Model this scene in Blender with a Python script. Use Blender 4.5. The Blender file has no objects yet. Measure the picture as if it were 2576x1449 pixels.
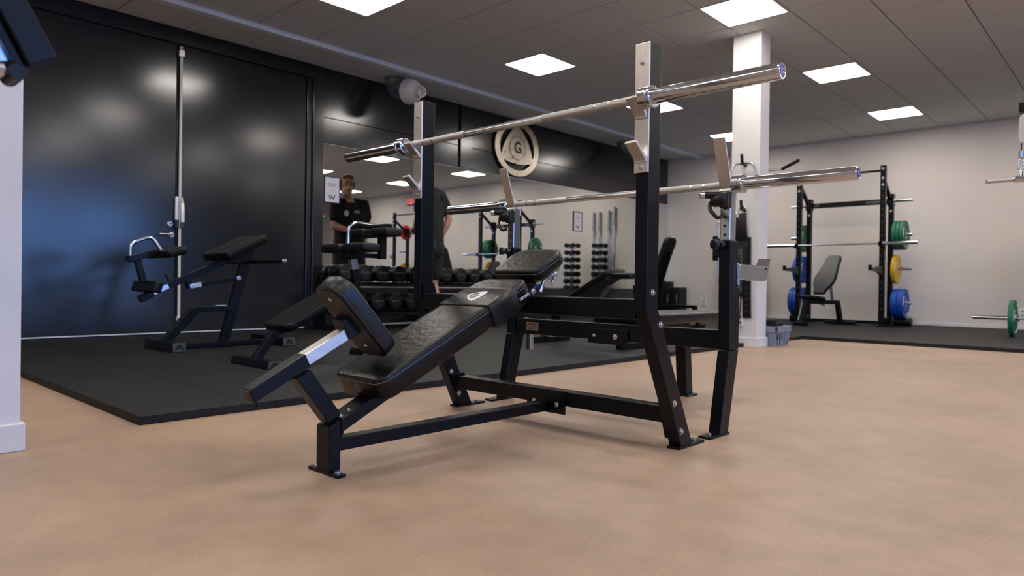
import bpy, bmesh, math, random
from mathutils import Vector, Matrix
random.seed(7)
S = bpy.context.scene
COL = S.collection
V = Vector
PI = math.pi

# ------------------------------------------------------------------ camera
CH = 0.60                                   # lens height above the floor
yaw, pitch, roll = -0.75010, -0.00599, 0.01382
fw = V((math.sin(yaw) * math.cos(pitch), math.cos(yaw) * math.cos(pitch), math.sin(pitch)))
rt = V((math.cos(yaw), -math.sin(yaw), 0.0))
up = rt.cross(fw)
r2 = math.cos(roll) * rt + math.sin(roll) * up
u2 = -math.sin(roll) * rt + math.cos(roll) * up
cd = bpy.data.cameras.new('camera')
cam = bpy.data.objects.new('camera', cd)
COL.objects.link(cam)
cam.matrix_world = Matrix(((r2.x, u2.x, -fw.x, 0), (r2.y, u2.y, -fw.y, 0), (r2.z, u2.z, -fw.z, CH), (0, 0, 0, 1)))
cd.sensor_width = 36.0
cd.lens = 1744.1 / 2576 * 36
cd.clip_start = 0.05
cd.dof.use_dof = True
cd.dof.focus_distance = 2.75
cd.dof.aperture_fstop = 3.2
S.camera = cam

# ------------------------------------------------------------------ world, exposure
S.view_settings.view_transform = 'Standard'
S.view_settings.look = 'None'
S.view_settings.gamma = 1.0
S.view_settings.use_curve_mapping = False
S.view_settings.exposure = 0.0
PANEL = 23.0                                 # ceiling panel radiance
W = bpy.data.worlds.new('sky')
S.world = W
W.use_nodes = True
wn = W.node_tree.nodes
wn['Background'].inputs[0].default_value = (0.17, 0.40, 1.0, 1)
wn['Background'].inputs[1].default_value = 7.5

# ------------------------------------------------------------------ materials
def srgb(r, g, b):
    f = lambda c: (c / 255 / 12.92) if c / 255 <= 0.04045 else ((c / 255 + 0.055) / 1.055) ** 2.4
    return (f(r), f(g), f(b), 1)

def mat(name, col, rough=0.5, metal=0.0, noise=0.0, nscale=30, bump=0.0, bscale=60, rvar=0.0, spec=0.5, stretch=None, coat=0.0):
    m = bpy.data.materials.new(name)
    m.use_nodes = True
    nt = m.node_tree
    b = nt.nodes['Principled BSDF']
    b.inputs['Base Color'].default_value = col
    b.inputs['Roughness'].default_value = rough
    b.inputs['Metallic'].default_value = metal
    b.inputs['Specular IOR Level'].default_value = spec
    if coat:
        b.inputs['Coat Weight'].default_value = coat
        b.inputs['Coat Roughness'].default_value = 0.15
    tc = nt.nodes.new('ShaderNodeTexCoord')
    src = tc.outputs['Object']
    if stretch:
        mp = nt.nodes.new('ShaderNodeMapping')
        mp.inputs['Scale'].default_value = stretch
        nt.links.new(src, mp.inputs['Vector'])
        src = mp.outputs['Vector']
    if noise or rvar:
        n = nt.nodes.new('ShaderNodeTexNoise')
        n.inputs['Scale'].default_value = nscale
        n.inputs['Detail'].default_value = 6
        nt.links.new(src, n.inputs['Vector'])
        if noise:
            r = nt.nodes.new('ShaderNodeMapRange')
            r.inputs['To Min'].default_value = 1 - noise
            r.inputs['To Max'].default_value = 1 + noise
            r.inputs['From Min'].default_value = 0.25
            r.inputs['From Max'].default_value = 0.75
            nt.links.new(n.outputs['Fac'], r.inputs['Value'])
            mx = nt.nodes.new('ShaderNodeVectorMath')
            mx.operation = 'SCALE'
            mx.inputs[0].default_value = col[:3]
            nt.links.new(r.outputs[0], mx.inputs['Scale'])
            nt.links.new(mx.outputs[0], b.inputs['Base Color'])
        if rvar:
            r = nt.nodes.new('ShaderNodeMapRange')
            r.inputs['To Min'].default_value = max(0.02, rough - rvar)
            r.inputs['To Max'].default_value = rough + rvar
            nt.links.new(n.outputs['Fac'], r.inputs['Value'])
            nt.links.new(r.outputs[0], b.inputs['Roughness'])
    if bump:
        n2 = nt.nodes.new('ShaderNodeTexNoise')
        n2.inputs['Scale'].default_value = bscale
        n2.inputs['Detail'].default_value = 4
        nt.links.new(src, n2.inputs['Vector'])
        bp = nt.nodes.new('ShaderNodeBump')
        bp.inputs['Strength'].default_value = bump
        bp.inputs['Distance'].default_value = 0.004
        nt.links.new(n2.outputs['Fac'], bp.inputs['Height'])
        nt.links.new(bp.outputs[0], b.inputs['Normal'])
    return m

def emit(name, col, s):
    m = bpy.data.materials.new(name)
    m.use_nodes = True
    b = m.node_tree.nodes['Principled BSDF']
    b.inputs['Base Color'].default_value = (0.8, 0.8, 0.8, 1)
    b.inputs['Emission Color'].default_value = col
    b.inputs['Emission Strength'].default_value = s
    return m

M = {}
M['ceil'] = mat('acoustic_tile', srgb(212, 212, 211), 0.9, noise=0.06, nscale=260, spec=0.2)
M['grid'] = mat('ceiling_grid', srgb(120, 116, 114), 0.6)
M['panel'] = emit('lit_diffuser', (1.0, 0.95, 0.89, 1), PANEL)
M['alu'] = mat('light_frame', srgb(225, 225, 225), 0.4)
M['wall'] = mat('painted_plaster', srgb(228, 217, 208), 0.75, noise=0.03, nscale=1.2, bump=0.05, bscale=180)
M['white'] = mat('white_paint', srgb(226, 222, 218), 0.5, noise=0.02, nscale=6)
M['black_wall'] = mat('black_lacquered_panel', srgb(30, 30, 33), 0.185, noise=0.12, nscale=2.2, rvar=0.02, spec=0.75)
M['black_trim'] = mat('black_trim', srgb(20, 20, 22), 0.32, noise=0.1, nscale=5)
M['powder'] = mat('graphite_powder_coat', srgb(9, 11, 17), 0.31, noise=0.08, nscale=120, bump=0.05, bscale=900, spec=0.22)
M['bolt'] = mat('zinc_bolt', srgb(205, 205, 205), 0.28, 1.0, noise=0.06, nscale=50)
M['steel'] = mat('brushed_steel', srgb(222, 214, 206), 0.38, 1.0, noise=0.1, nscale=8, stretch=(40, 2, 6), rvar=0.08)
M['chrome'] = mat('chrome', srgb(208, 212, 218), 0.13, 1.0, noise=0.02, nscale=20)
M['chrome_dull'] = mat('satin_chrome', srgb(204, 207, 211), 0.24, 1.0, noise=0.05, nscale=14)
M['knurl'] = mat('knurled_steel', srgb(196, 192, 188), 0.38, 1.0, bump=0.5, bscale=900)
M['leather'] = mat('black_vinyl', srgb(14, 13, 13), 0.36, noise=0.12, nscale=18, bump=0.55, bscale=40, rvar=0.06, spec=0.32)
M['leather_smooth'] = mat('black_vinyl_side', srgb(12, 13, 18), 0.38, noise=0.08, nscale=40, bump=0.1, bscale=300)
M['stitch'] = mat('grey_stitching', srgb(128, 126, 126), 0.7)
M['plywood'] = mat('dark_brown_board', srgb(36, 30, 27), 0.6, noise=0.1, nscale=12)
M['rubber'] = mat('black_rubber', srgb(11, 11, 12), 0.42, noise=0.1, nscale=60, spec=0.3)
M['mat'] = mat('rubber_floor_tile', srgb(15, 15, 16), 0.6, noise=0.16, nscale=5, bump=0.2, bscale=500, spec=0.4)
M['plastic_black'] = mat('black_plastic', srgb(12, 12, 13), 0.35, noise=0.05, nscale=30)
M['nozzle'] = mat('off_white_plastic', srgb(214, 208, 205), 0.35, noise=0.03, nscale=10)
M['galv'] = mat('galvanised_duct', srgb(168, 170, 174), 0.3, 1.0, noise=0.15, nscale=6)
M['strip'] = mat('pale_blue_grey_rail', srgb(225, 232, 240), 0.45, noise=0.04, nscale=20)
M['logo'] = mat('brushed_logo_steel', srgb(214, 200, 184), 0.3, 1.0, noise=0.16, nscale=5, rvar=0.1, stretch=(1, 3, 3))
M['ink'] = mat('black_ink', srgb(18, 18, 20), 0.5)
M['paper'] = mat('white_paper', srgb(222, 216, 220), 0.6, noise=0.02, nscale=8)
M['print'] = mat('grey_print', srgb(120, 116, 120), 0.6)
M['label_white'] = mat('white_lettering', srgb(205, 203, 203), 0.5)
M['label_grey'] = mat('grey_lettering', srgb(96, 96, 98), 0.5)
M['dull_plate'] = mat('dull_grey_plate', srgb(92, 88, 84), 0.5, 0.6, noise=0.1, nscale=40)
M['brass'] = mat('stamped_plate', srgb(150, 130, 112), 0.38, 0.9, noise=0.08, nscale=60)
M['green'] = mat('green_bumper_rubber', srgb(20, 104, 74), 0.5, noise=0.08, nscale=14)
M['yellow'] = mat('yellow_bumper_rubber', srgb(226, 178, 20), 0.5, noise=0.06, nscale=14)
M['blue'] = mat('blue_bumper_rubber', srgb(10, 72, 168), 0.5, noise=0.08, nscale=14)
M['red'] = mat('red_bumper_rubber', srgb(196, 26, 30), 0.5, noise=0.08, nscale=14)
M['crate'] = mat('grey_crate_plastic', srgb(132, 138, 150), 0.5, noise=0.05, nscale=20)
M['skin'] = mat('skin', srgb(190, 136, 112), 0.5, noise=0.08, nscale=24)
M['hair'] = mat('brown_hair', srgb(104, 76, 56), 0.55, noise=0.35, nscale=60, bump=0.8, bscale=140, stretch=(1, 1, 0.35))
M['shirt'] = mat('black_cotton', srgb(14, 14, 15), 0.85, noise=0.12, nscale=30, bump=0.3, bscale=26)
M['shorts'] = mat('black_shorts_cloth', srgb(16, 16, 18), 0.8, noise=0.12, nscale=30, bump=0.3, bscale=24)
M['shoe'] = mat('grey_shoe', srgb(70, 70, 72), 0.7, noise=0.1, nscale=40)
M['eye'] = mat('eye', srgb(60, 44, 36), 0.2)
M['lips'] = mat('lips', srgb(150, 84, 76), 0.5)
M['red_led'] = emit('red_digits', (1.0, 0.02, 0.03, 1), 2.0)
M['blue_cap'] = mat('deep_blue_end_cap', srgb(42, 40, 150), 0.3, noise=0.2, nscale=40)
M['white_plastic'] = mat('white_socket_plastic', srgb(232, 228, 224), 0.35)
M['asphalt'] = mat('asphalt', srgb(120, 124, 130), 0.9, noise=0.1, nscale=8)

# mirror: silvered glass
m = bpy.data.materials.new('silvered_mirror')
m.use_nodes = True
b = m.node_tree.nodes['Principled BSDF']
b.inputs['Base Color'].default_value = (0.80, 0.82, 0.79, 1)
b.inputs['Metallic'].default_value = 1.0
b.inputs['Roughness'].default_value = 0.0
M['mirror'] = m

# thin window glass
m = bpy.data.materials.new('window_glass')
m.use_nodes = True
nt = m.node_tree
nt.nodes.remove(nt.nodes['Principled BSDF'])
tr = nt.nodes.new('ShaderNodeBsdfTransparent')
gl = nt.nodes.new('ShaderNodeBsdfGlossy')
gl.inputs['Roughness'].default_value = 0.0
mx = nt.nodes.new('ShaderNodeMixShader')
mx.inputs[0].default_value = 0.08
nt.links.new(tr.outputs[0], mx.inputs[1])
nt.links.new(gl.outputs[0], mx.inputs[2])
nt.links.new(mx.outputs[0], nt.nodes['Material Output'].inputs[0])
M['glass'] = m

# floor: tan vinyl with mottled fleck
m = bpy.data.materials.new('tan_vinyl_floor')
m.use_nodes = True
nt = m.node_tree
b = nt.nodes['Principled BSDF']
b.inputs['Roughness'].default_value = 0.46
b.inputs['Specular IOR Level'].default_value = 0.4
tc = nt.nodes.new('ShaderNodeTexCoord')
def nz(scale, detail, mp=None):
    n = nt.nodes.new('ShaderNodeTexNoise')
    n.inputs['Scale'].default_value = scale
    n.inputs['Detail'].default_value = detail
    if mp:
        q = nt.nodes.new('ShaderNodeMapping')
        q.inputs['Scale'].default_value = mp
        nt.links.new(tc.outputs['Object'], q.inputs['Vector'])
        nt.links.new(q.outputs[0], n.inputs['Vector'])
    else:
        nt.links.new(tc.outputs['Object'], n.inputs['Vector'])
    return n
na, nb, nc = nz(1.1, 3), nz(9, 6), nz(170, 3)
def mth(op, a, bb):
    q = nt.nodes.new('ShaderNodeMath')
    q.operation = op
    for i, x in enumerate((a, bb)):
        if isinstance(x, (int, float)):
            q.inputs[i].default_value = x
        else:
            nt.links.new(x, q.inputs[i])
    return q.outputs[0]
mixv = mth('ADD', mth('ADD', mth('MULTIPLY', na.outputs['Fac'], 0.40), mth('MULTIPLY', nb.outputs['Fac'], 0.22)), mth('MULTIPLY', nc.outputs['Fac'], 0.38))
cr = nt.nodes.new('ShaderNodeValToRGB')
cr.color_ramp.elements[0].position = 0.36
cr.color_ramp.elements[0].color = srgb(150, 126, 105)
cr.color_ramp.elements[1].position = 0.65
cr.color_ramp.elements[1].color = srgb(186, 158, 134)
nt.links.new(mixv, cr.inputs[0])
nt.links.new(cr.outputs[0], b.inputs['Base Color'])
bp = nt.nodes.new('ShaderNodeBump')
bp.inputs['Strength'].default_value = 0.08
bp.inputs['Distance'].default_value = 0.002
nt.links.new(nc.outputs['Fac'], bp.inputs['Height'])
nt.links.new(bp.outputs[0], b.inputs['Normal'])
M['floor'] = m

# ------------------------------------------------------------------ mesh helpers
def BM():
    return bmesh.new()

def box(bm, x0, x1, y0, y1, z0, z1):
    vs = [bm.verts.new((x, y, z)) for z in (z0, z1) for y in (y0, y1) for x in (x0, x1)]
    for f in ((0, 2, 3, 1), (4, 5, 7, 6), (0, 1, 5, 4), (2, 6, 7, 3), (0, 4, 6, 2), (1, 3, 7, 5)):
        bm.faces.new([vs[i] for i in f])
    return bm

def prism(bm, pts, axis, a0, a1):
    """extrude a 2-D outline along an axis. x: (y,z)  y: (x,z)  z: (x,y)"""
    def P(p, a):
        return {'x': (a, p[0], p[1]), 'y': (p[0], a, p[1]), 'z': (p[0], p[1], a)}[axis]
    A = [bm.verts.new(P(p, a0)) for p in pts]
    B = [bm.verts.new(P(p, a1)) for p in pts]
    n = len(pts)
    bm.faces.new(A)
    bm.faces.new(B[::-1])
    for i in range(n):
        bm.faces.new((A[i], B[i], B[(i + 1) % n], A[(i + 1) % n]))
    return bm

def basis(d, hint=None):
    d = d.normalized()
    h = hint or (V((0, 0, 1)) if abs(d.z) < 0.95 else V((1, 0, 0)))
    u = h.cross(d).normalized()
    return u, d.cross(u).normalized()

def beam(bm, p0, p1, w, h, hint=None):
    p0, p1 = V(p0), V(p1)
    u, v = basis(p1 - p0, V(hint) if hint else None)
    A = []
    for p in (p0, p1):
        A.append([bm.verts.new(p + u * sx * w / 2 + v * sy * h / 2) for sx, sy in ((-1, -1), (1, -1), (1, 1), (-1, 1))])
    bm.faces.new(A[0][::-1])
    bm.faces.new(A[1])
    for i in range(4):
        bm.faces.new((A[0][i], A[0][(i + 1) % 4], A[1][(i + 1) % 4], A[1][i]))
    return bm

def rings(bm, R, cap0=True, cap1=True, smooth=True):
    n = len(R[0])
    for a, c in zip(R, R[1:]):
        for i in range(n):
            f = bm.faces.new((a[i], a[(i + 1) % n], c[(i + 1) % n], c[i]))
            f.smooth = smooth
    if cap0:
        bm.faces.new(R[0][::-1])
    if cap1:
        bm.faces.new(R[-1])

def lathe(bm, p, d, prof, seg=24, cap=True):
    """prof: list of (t along d, radius)"""
    p, d = V(p), V(d).normalized()
    u, v = basis(d)
    R = []
    for t, r in prof:
        R.append([bm.verts.new(p + d * t + (u * math.cos(2 * PI * i / seg) + v * math.sin(2 * PI * i / seg)) * max(r, 1e-4)) for i in range(seg)])
    rings(bm, R, cap, cap)
    for k, ring in enumerate(R):
        a0 = math.atan2(prof[k][1] - prof[k - 1][1], prof[k][0] - prof[k - 1][0]) if k else 9
        a1 = math.atan2(prof[k + 1][1] - prof[k][1], prof[k + 1][0] - prof[k][0]) if k < len(R) - 1 else 9
        if abs(a0 - a1) > 0.35:
            for i in range(seg):
                e = bm.edges.get((ring[i], ring[(i + 1) % seg]))
                if e: e.smooth = False
    return bm

def cyl(bm, p0, p1, r0, r1=None, seg=20):
    p0, p1 = V(p0), V(p1)
    return lathe(bm, p0, p1 - p0, [(0, r0), ((p1 - p0).length, r0 if r1 is None else r1)], seg)

def bend(pts, r, n=6):
    """round the inner corners of a polyline"""
    pts = [V(p) for p in pts]
    out = [pts[0]]
    for a, q, c in zip(pts, pts[1:], pts[2:]):
        d0, d1 = (a - q), (c - q)
        k = min(r, d0.length * 0.49, d1.length * 0.49)
        s, e = q + d0.normalized() * k, q + d1.normalized() * k
        for i in range(n + 1):
            t = i / n
            out.append(s * (1 - t) ** 2 + q * 2 * t * (1 - t) + e * t * t)
    out.append(pts[-1])
    return out

def tube(bm, pts, r, seg=12, closed=False):
    pts = [V(p) for p in pts]
    n = len(pts)
    R = []
    u = None
    for i, p in enumerate(pts):
        if closed:
            d = pts[(i + 1) % n] - pts[i - 1]
        else:
            d = pts[min(i + 1, n - 1)] - pts[max(i - 1, 0)]
        d.normalize()
        if u is None:
            u, v = basis(d)
        else:
            u = (u - d * u.dot(d)).normalized()
            v = d.cross(u)
        R.append([bm.verts.new(p + (u * math.cos(2 * PI * k / seg) + v * math.sin(2 * PI * k / seg)) * r) for k in range(seg)])
    if closed:
        rings(bm, R + [R[0]], False, False)
    else:
        rings(bm, R)
    return bm

def bolt(bm, p, n, r=0.009):
    p, n = V(p), V(n).normalized()
    lathe(bm, p, n, [(0, r * 1.45), (0.0018, r * 1.45)], 16)
    lathe(bm, p + n * 0.0016, n, [(0, r), (0.0055, r), (0.0066, r * 0.8)], 6)
    return bm

def rrect(w, l, r, n=5, r2=None):
    """rounded rectangle outline, u in [-w/2,w/2], v in [-l/2,l/2]; r2 for the far (+v) corners"""
    r2 = r if r2 is None else r2
    out = []
    for (cx, cy, a0, rr) in ((w / 2, -l / 2, -PI / 2, r), (w / 2, l / 2, 0, r2), (-w / 2, l / 2, PI / 2, r2), (-w / 2, -l / 2, PI, r)):
        sx, sy = (1 if cx > 0 else -1), (1 if cy > 0 else -1)
        for i in range(n + 1):
            a = a0 + PI / 2 * i / n
            out.append((cx - sx * rr + rr * math.cos(a), cy - sy * rr + rr * math.sin(a)))
    return out

def slab(bm, outline, O, U, Vd, t, er=0.012, steps=4, bottom=0.004, crown=0.0):
    """cushion or plate: outline in (U,V), thickness t along N=UxV, rounded top edge"""
    O, U, Vd = V(O), V(U).normalized(), V(Vd).normalized()
    N = U.cross(Vd).normalized()
    n = len(outline)
    nr = []
    for i in range(n):
        a, c = outline[i - 1], outline[(i + 1) % n]
        dx, dy = c[0] - a[0], c[1] - a[1]
        L = math.hypot(dx, dy) or 1
        nr.append((dy / L, -dx / L))
    def ring(inset, h):
        return [bm.verts.new(O + U * (p[0] - q[0] * inset) + Vd * (p[1] - q[1] * inset) + N * h) for p, q in zip(outline, nr)]
    R = [ring(bottom, 0), ring(0, bottom)]
    for k in range(steps + 1):
        a = PI / 2 * k / steps
        R.append(ring(er * (1 - math.cos(a)), t - er + er * math.sin(a)))
    if crown:
        R.append(ring(er * 2.2, t + crown))
    rings(bm, R)
    return bm

def ringline(bm, outline, O, U, Vd, inset, h, r=0.0011):
    O, U, Vd = V(O), V(U).normalized(), V(Vd).normalized()
    N = U.cross(Vd).normalized()
    n = len(outline)
    pts = []
    for i in range(n):
        a, c = outline[i - 1], outline[(i + 1) % n]
        dx, dy = c[0] - a[0], c[1] - a[1]
        L = math.hypot(dx, dy) or 1
        pts.append(O + U * (outline[i][0] - dy / L * inset) + Vd * (outline[i][1] + dx / L * inset) + N * h)
    return tube(bm, pts, r, 5, True)

def ellipsoid(bm, c, rx, ry, rz, seg=14):
    ret = bmesh.ops.create_uvsphere(bm, u_segments=seg, v_segments=seg // 2 + 2, radius=1.0)
    for v in ret['verts']:
        v.co = V((v.co.x * rx, v.co.y * ry, v.co.z * rz)) + V(c)
        for f in v.link_faces:
            f.smooth = True
    return bm

def finish(bm, bevel=0.0, seg=2):
    bmesh.ops.recalc_face_normals(bm, faces=bm.faces)
    for e in bm.edges:
        if len(e.link_faces) == 2 and e.calc_face_angle(0) > 0.9: e.smooth = False
    if bevel:
        es = [e for e in bm.edges if len(e.link_faces) == 2 and e.calc_face_angle(0) > 0.6]
        if es:
            bmesh.ops.bevel(bm, geom=es, offset=bevel, segments=seg, affect='EDGES', profile=0.5, clamp_overlap=True)
    return bm

def tag(o, label=None, cat=None, group=None, kind=None):
    if label: o['label'] = label
    if cat: o['category'] = cat
    if group: o['group'] = group
    if kind: o['kind'] = kind
    return o

def link(name, me, m, parent=None):
    if m is not None and not me.materials:
        me.materials.append(m)
    o = bpy.data.objects.new(name, me)
    COL.objects.link(o)
    if parent is not None:
        o.parent = parent
    return o

class Thing:
    """an Empty at the thing's base; parts are given in world coordinates"""
    def __init__(s, name, loc, label, cat, group=None, rz=0.0):
        s.o = bpy.data.objects.new(name, None)
        s.o.empty_display_size = 0.05
        COL.objects.link(s.o)
        s.loc = V(loc)
        s.o.location = loc
        s.o.rotation_euler.z = rz
        tag(s.o, label, cat, group)
    def part(s, name, bm, m, parent=None, bevel=0.0, label=None, seg=2):
        finish(bm, bevel, seg)
        bmesh.ops.translate(bm, verts=bm.verts, vec=-s.loc)
        me = bpy.data.meshes.new(name)
        bm.to_mesh(me)
        bm.free()
        o = link(name, me, M[m], parent or s.o)
        if label: o['label'] = label
        return o
    def mesh(s, name, me, m, parent=None, label=None):
        me.transform(Matrix.Translation(-s.loc))
        o = link(name, me, M[m], parent or s.o)
        if label: o['label'] = label
        return o

def single(name, bm, m, label=None, cat=None, group=None, kind=None, bevel=0.0, loc=None, parent=None):
    finish(bm, bevel)
    me = bpy.data.meshes.new(name)
    if loc is not None:
        bmesh.ops.translate(bm, verts=bm.verts, vec=-V(loc))
    bm.to_mesh(me)
    bm.free()
    o = link(name, me, M[m], parent)
    if loc is not None:
        o.location = loc
    return tag(o, label, cat, group, kind)

def dup(root, loc, label=None, group=None, rz=None):
    r = root.copy()
    COL.objects.link(r)
    r.location = loc
    if rz is not None: r.rotation_euler.z = rz
    if label: r['label'] = label
    if group: r['group'] = group
    for ch in list(root.children):
        c = ch.copy(); COL.objects.link(c); c.parent = r
        for g in ch.children:
            d = g.copy(); COL.objects.link(d); d.parent = c
    return r

def textmesh(txt, size, P, R, U, depth=0.0006, align='CENTER', bold=0.0, shear=0.0):
    cu = bpy.data.curves.new('lettering', 'FONT')
    cu.body = txt
    cu.size = size
    cu.align_x = align
    cu.align_y = 'CENTER'
    cu.extrude = depth
    cu.offset = bold
    cu.shear = shear
    cu.resolution_u = 3
    o = bpy.data.objects.new('lettering', cu)
    COL.objects.link(o)
    dg = bpy.context.evaluated_depsgraph_get()
    me = bpy.data.meshes.new_from_object(o.evaluated_get(dg))
    bpy.data.objects.remove(o)
    R, U = V(R).normalized(), V(U).normalized()
    N = R.cross(U)
    me.transform(Matrix(((R.x, U.x, N.x, P[0]), (R.y, U.y, N.y, P[1]), (R.z, U.z, N.z, P[2]), (0, 0, 0, 1))))
    me.materials.clear()
    return me

ORD = ['first', 'second', 'third', 'fourth', 'fifth', 'sixth', 'seventh', 'eighth', 'ninth', 'tenth', 'eleventh', 'twelfth', 'thirteenth', 'fourteenth']

# ------------------------------------------------------------------ room shell
XL, XR, YB, YF, HC = -7.334, 6.0, 12.49, -4.2, 3.15
MZ = 0.038                                   # top of the rubber tiles
single('floor', box(BM(), XL, XR, YF, YB, -0.1, 0), 'floor', kind='structure')
single('wall_back', box(BM(), XL - .2, XR + .2, YB, YB + .2, -0.1, HC + .1), 'wall', kind='structure')
single('wall_front', box(BM(), XL - .2, XR + .2, YF - .2, YF, -0.1, HC + .1), 'wall', kind='structure')
wl = single('wall_left', box(BM(), XL - .25, XL - .02, YF, YB, -0.1, HC + .1), 'black_trim', kind='structure')
# right wall with daylight windows
bm = BM()
wins = [(-2.4, -.2), (0.2, 2.6), (3.0, 5.0), (5.2, 7.1)]
box(bm, XR, XR + .25, YF, YB, -0.1, 0.12)
box(bm, XR, XR + .25, YF, YB, 2.85, HC + .1)
ys = [YF] + [v for w in wins for v in w] + [YB]
for i in range(0, len(ys), 2):
    box(bm, XR, XR + .25, ys[i], ys[i + 1], 0.12, 2.85)
single('wall_right', bm, 'black_trim', kind='structure')
for i, (a, c) in enumerate(wins):
    bm = BM()
    for q in ((a, a + .07, .12, 2.85), (c - .07, c, .12, 2.85), (a, c, .12, .19), (a, c, 2.78, 2.85), ((a + c) / 2 - .035, (a + c) / 2 + .035, .19, 2.78)):
        box(bm, XR + .08, XR + .16, q[0], q[1], q[2], q[3])
    wf = single('window_%d' % (i + 1), bm, 'white', kind='structure')
    for (p0, p1) in ((a + .07, (a + c) / 2 - .035), ((a + c) / 2 + .035, c - .07)):
        single('pane', box(BM(), XR + .115, XR + .121, p0, p1, .19, 2.78), 'glass', parent=wf)
single('ground_outside', box(BM(), XR + .25, XR + 40, -30, 40, -0.2, -0.1), 'asphalt', kind='structure')

# ceiling: tiles laid in a grid, flush panels
PX, PY = 0.6193, 0.6285
lx = [-5.304, -2.827, -0.35, 2.127]
ly = [-1.42, 1.10, 3.61, 6.12, 8.635, 11.15]
cl = single('ceiling', box(BM(), XL - .2, XR + .2, YF - .2, YB + .2, HC + 0.012, HC + .12), 'grid', kind='structure')
xs = [-5.304 - PX / 2 + PX * k for k in range(-1, 18)]
xs = [-6.575] + [x for x in xs if x < XR - .1] + [XR]
yl = [6.12 - PY / 2 + PY * k for k in range(-17, 11)]
yl = [YF] + [y for y in yl if YF + .1 < y < YB - .1] + [YB]
def tile_mesh(w, l):
    bm = BM()
    g = 0.006
    o = [(-w / 2 + g, -l / 2 + g), (w / 2 - g, -l / 2 + g), (w / 2 - g, l / 2 - g), (-w / 2 + g, l / 2 - g)]
    R = []
    for ins, z in ((0, 0.014), (0, 0.003), (0.004, 0.0)):
        R.append([bm.verts.new((x - math.copysign(ins, x), y - math.copysign(ins, y), z)) for x, y in o])
    rings(bm, R, False, True, False)
    finish(bm)
    me = bpy.data.meshes.new('ceiling_tile')
    bm.to_mesh(me); bm.free()
    me.materials.append(M['ceil'])
    return me
tcache = {}
lights = {(round(x, 2), round(y, 2)) for x in lx for y in ly}
inv = cam.matrix_world.inverted()
def inview(p, mg=1.1):
    q = inv @ V(p)
    if q.z > -0.1: return False
    x, y = q.x / -q.z, q.y / -q.z
    t = 18.0 / cd.lens
    return abs(x) < t * mg and abs(y) < t * mg * 1449 / 2576
cells = []
yl2 = [YF] + [y + .22 for y in yl[1:-1]] + [YB]
for a, c in zip(yl2, yl2[1:]):
    cells.append(((XL + -6.665) / 2, (a + c) / 2, -6.665 - XL, c - a))
for a, c in zip(xs, xs[1:]):
    for d, e in zip(yl, yl[1:]):
        cells.append(((a + c) / 2, (d + e) / 2, c - a, e - d))
rest = BM()
nt_ = 0
for (cx, cy, w, l) in cells:
    if min((abs(cx - x) + abs(cy - y)) for x in lx for y in ly) < 0.1:
        continue
    if nt_ < 290 and inview((cx, cy, HC), 1.15):
        key = (round(w, 3), round(l, 3))
        if key not in tcache: tcache[key] = tile_mesh(w, l)
        o = link('ceiling_tile', tcache[key], None, cl)
        o.location = (cx, cy, HC)
        nt_ += 1
    else:
        g = 0.006
        box(rest, cx - w / 2 + g, cx + w / 2 - g, cy - l / 2 + g, cy + l / 2 - g, HC, HC + .014)
o = single('ceiling_tiles_beyond', rest, 'ceil', parent=cl, kind='stuff')
single('trim_1', box(BM(), -6.665, -6.575, YF, YB, HC - 0.045, HC + 0.014), 'strip', kind='structure', bevel=0.003)

bmd = BM(); box(bmd, -0.286, 0.286, -0.291, 0.291, 0.001, 0.006)
bmf = BM()
for q in ((-.304, -.284, -.308, .308), (.284, .304, -.308, .308), (-.284, .284, -.308, -.289), (-.284, .284, .289, .308)):
    box(bmf, q[0], q[1], q[2], q[3], -0.002, 0.012)
first = None
rown = ['the row nearest the black wall', 'the second row from the black wall', 'the third row from the black wall', 'the fourth row from the black wall']
for i, x in enumerate(lx):
    for j, y in enumerate(ly):
        k = len(ly) - 1 - j
        lab = 'ceiling panel light in %s, %s from the back wall' % (rown[i], ORD[k])
        if first is None:
            T = Thing('ceiling_light', (x, y, HC), lab, 'ceiling light', 'square ceiling lights')
            bmesh.ops.translate(bmd, verts=bmd.verts, vec=(x, y, HC)); bmesh.ops.translate(bmf, verts=bmf.verts, vec=(x, y, HC))
            T.part('diffuser', bmd, 'panel'); T.part('frame', bmf, 'alu')
            first = T.o
        else:
            dup(first, (x, y, HC), lab)

# columns
def column(x0, x1, y0, y1, nm):
    c = single(nm, box(BM(), x0, x1, y0, y1, 0, HC), 'white', kind='structure', bevel=0.004)
    bm = BM(); box(bm, x0 - .014, x1 + .014, y0 - .014, y1 + .014, 0, 0.095)
    single('baseboard', bm, 'white', parent=c, bevel=0.004)
    return c
column(-3.203, -2.908, 6.70, 6.915, 'column')
column(-3.19, -2.875, 0.33, 0.598, 'column')
single('baseboard_back', box(BM(), XL, XR, YB - .016, YB, 0, 0.085), 'white', kind='structure', bevel=0.004)

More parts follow.
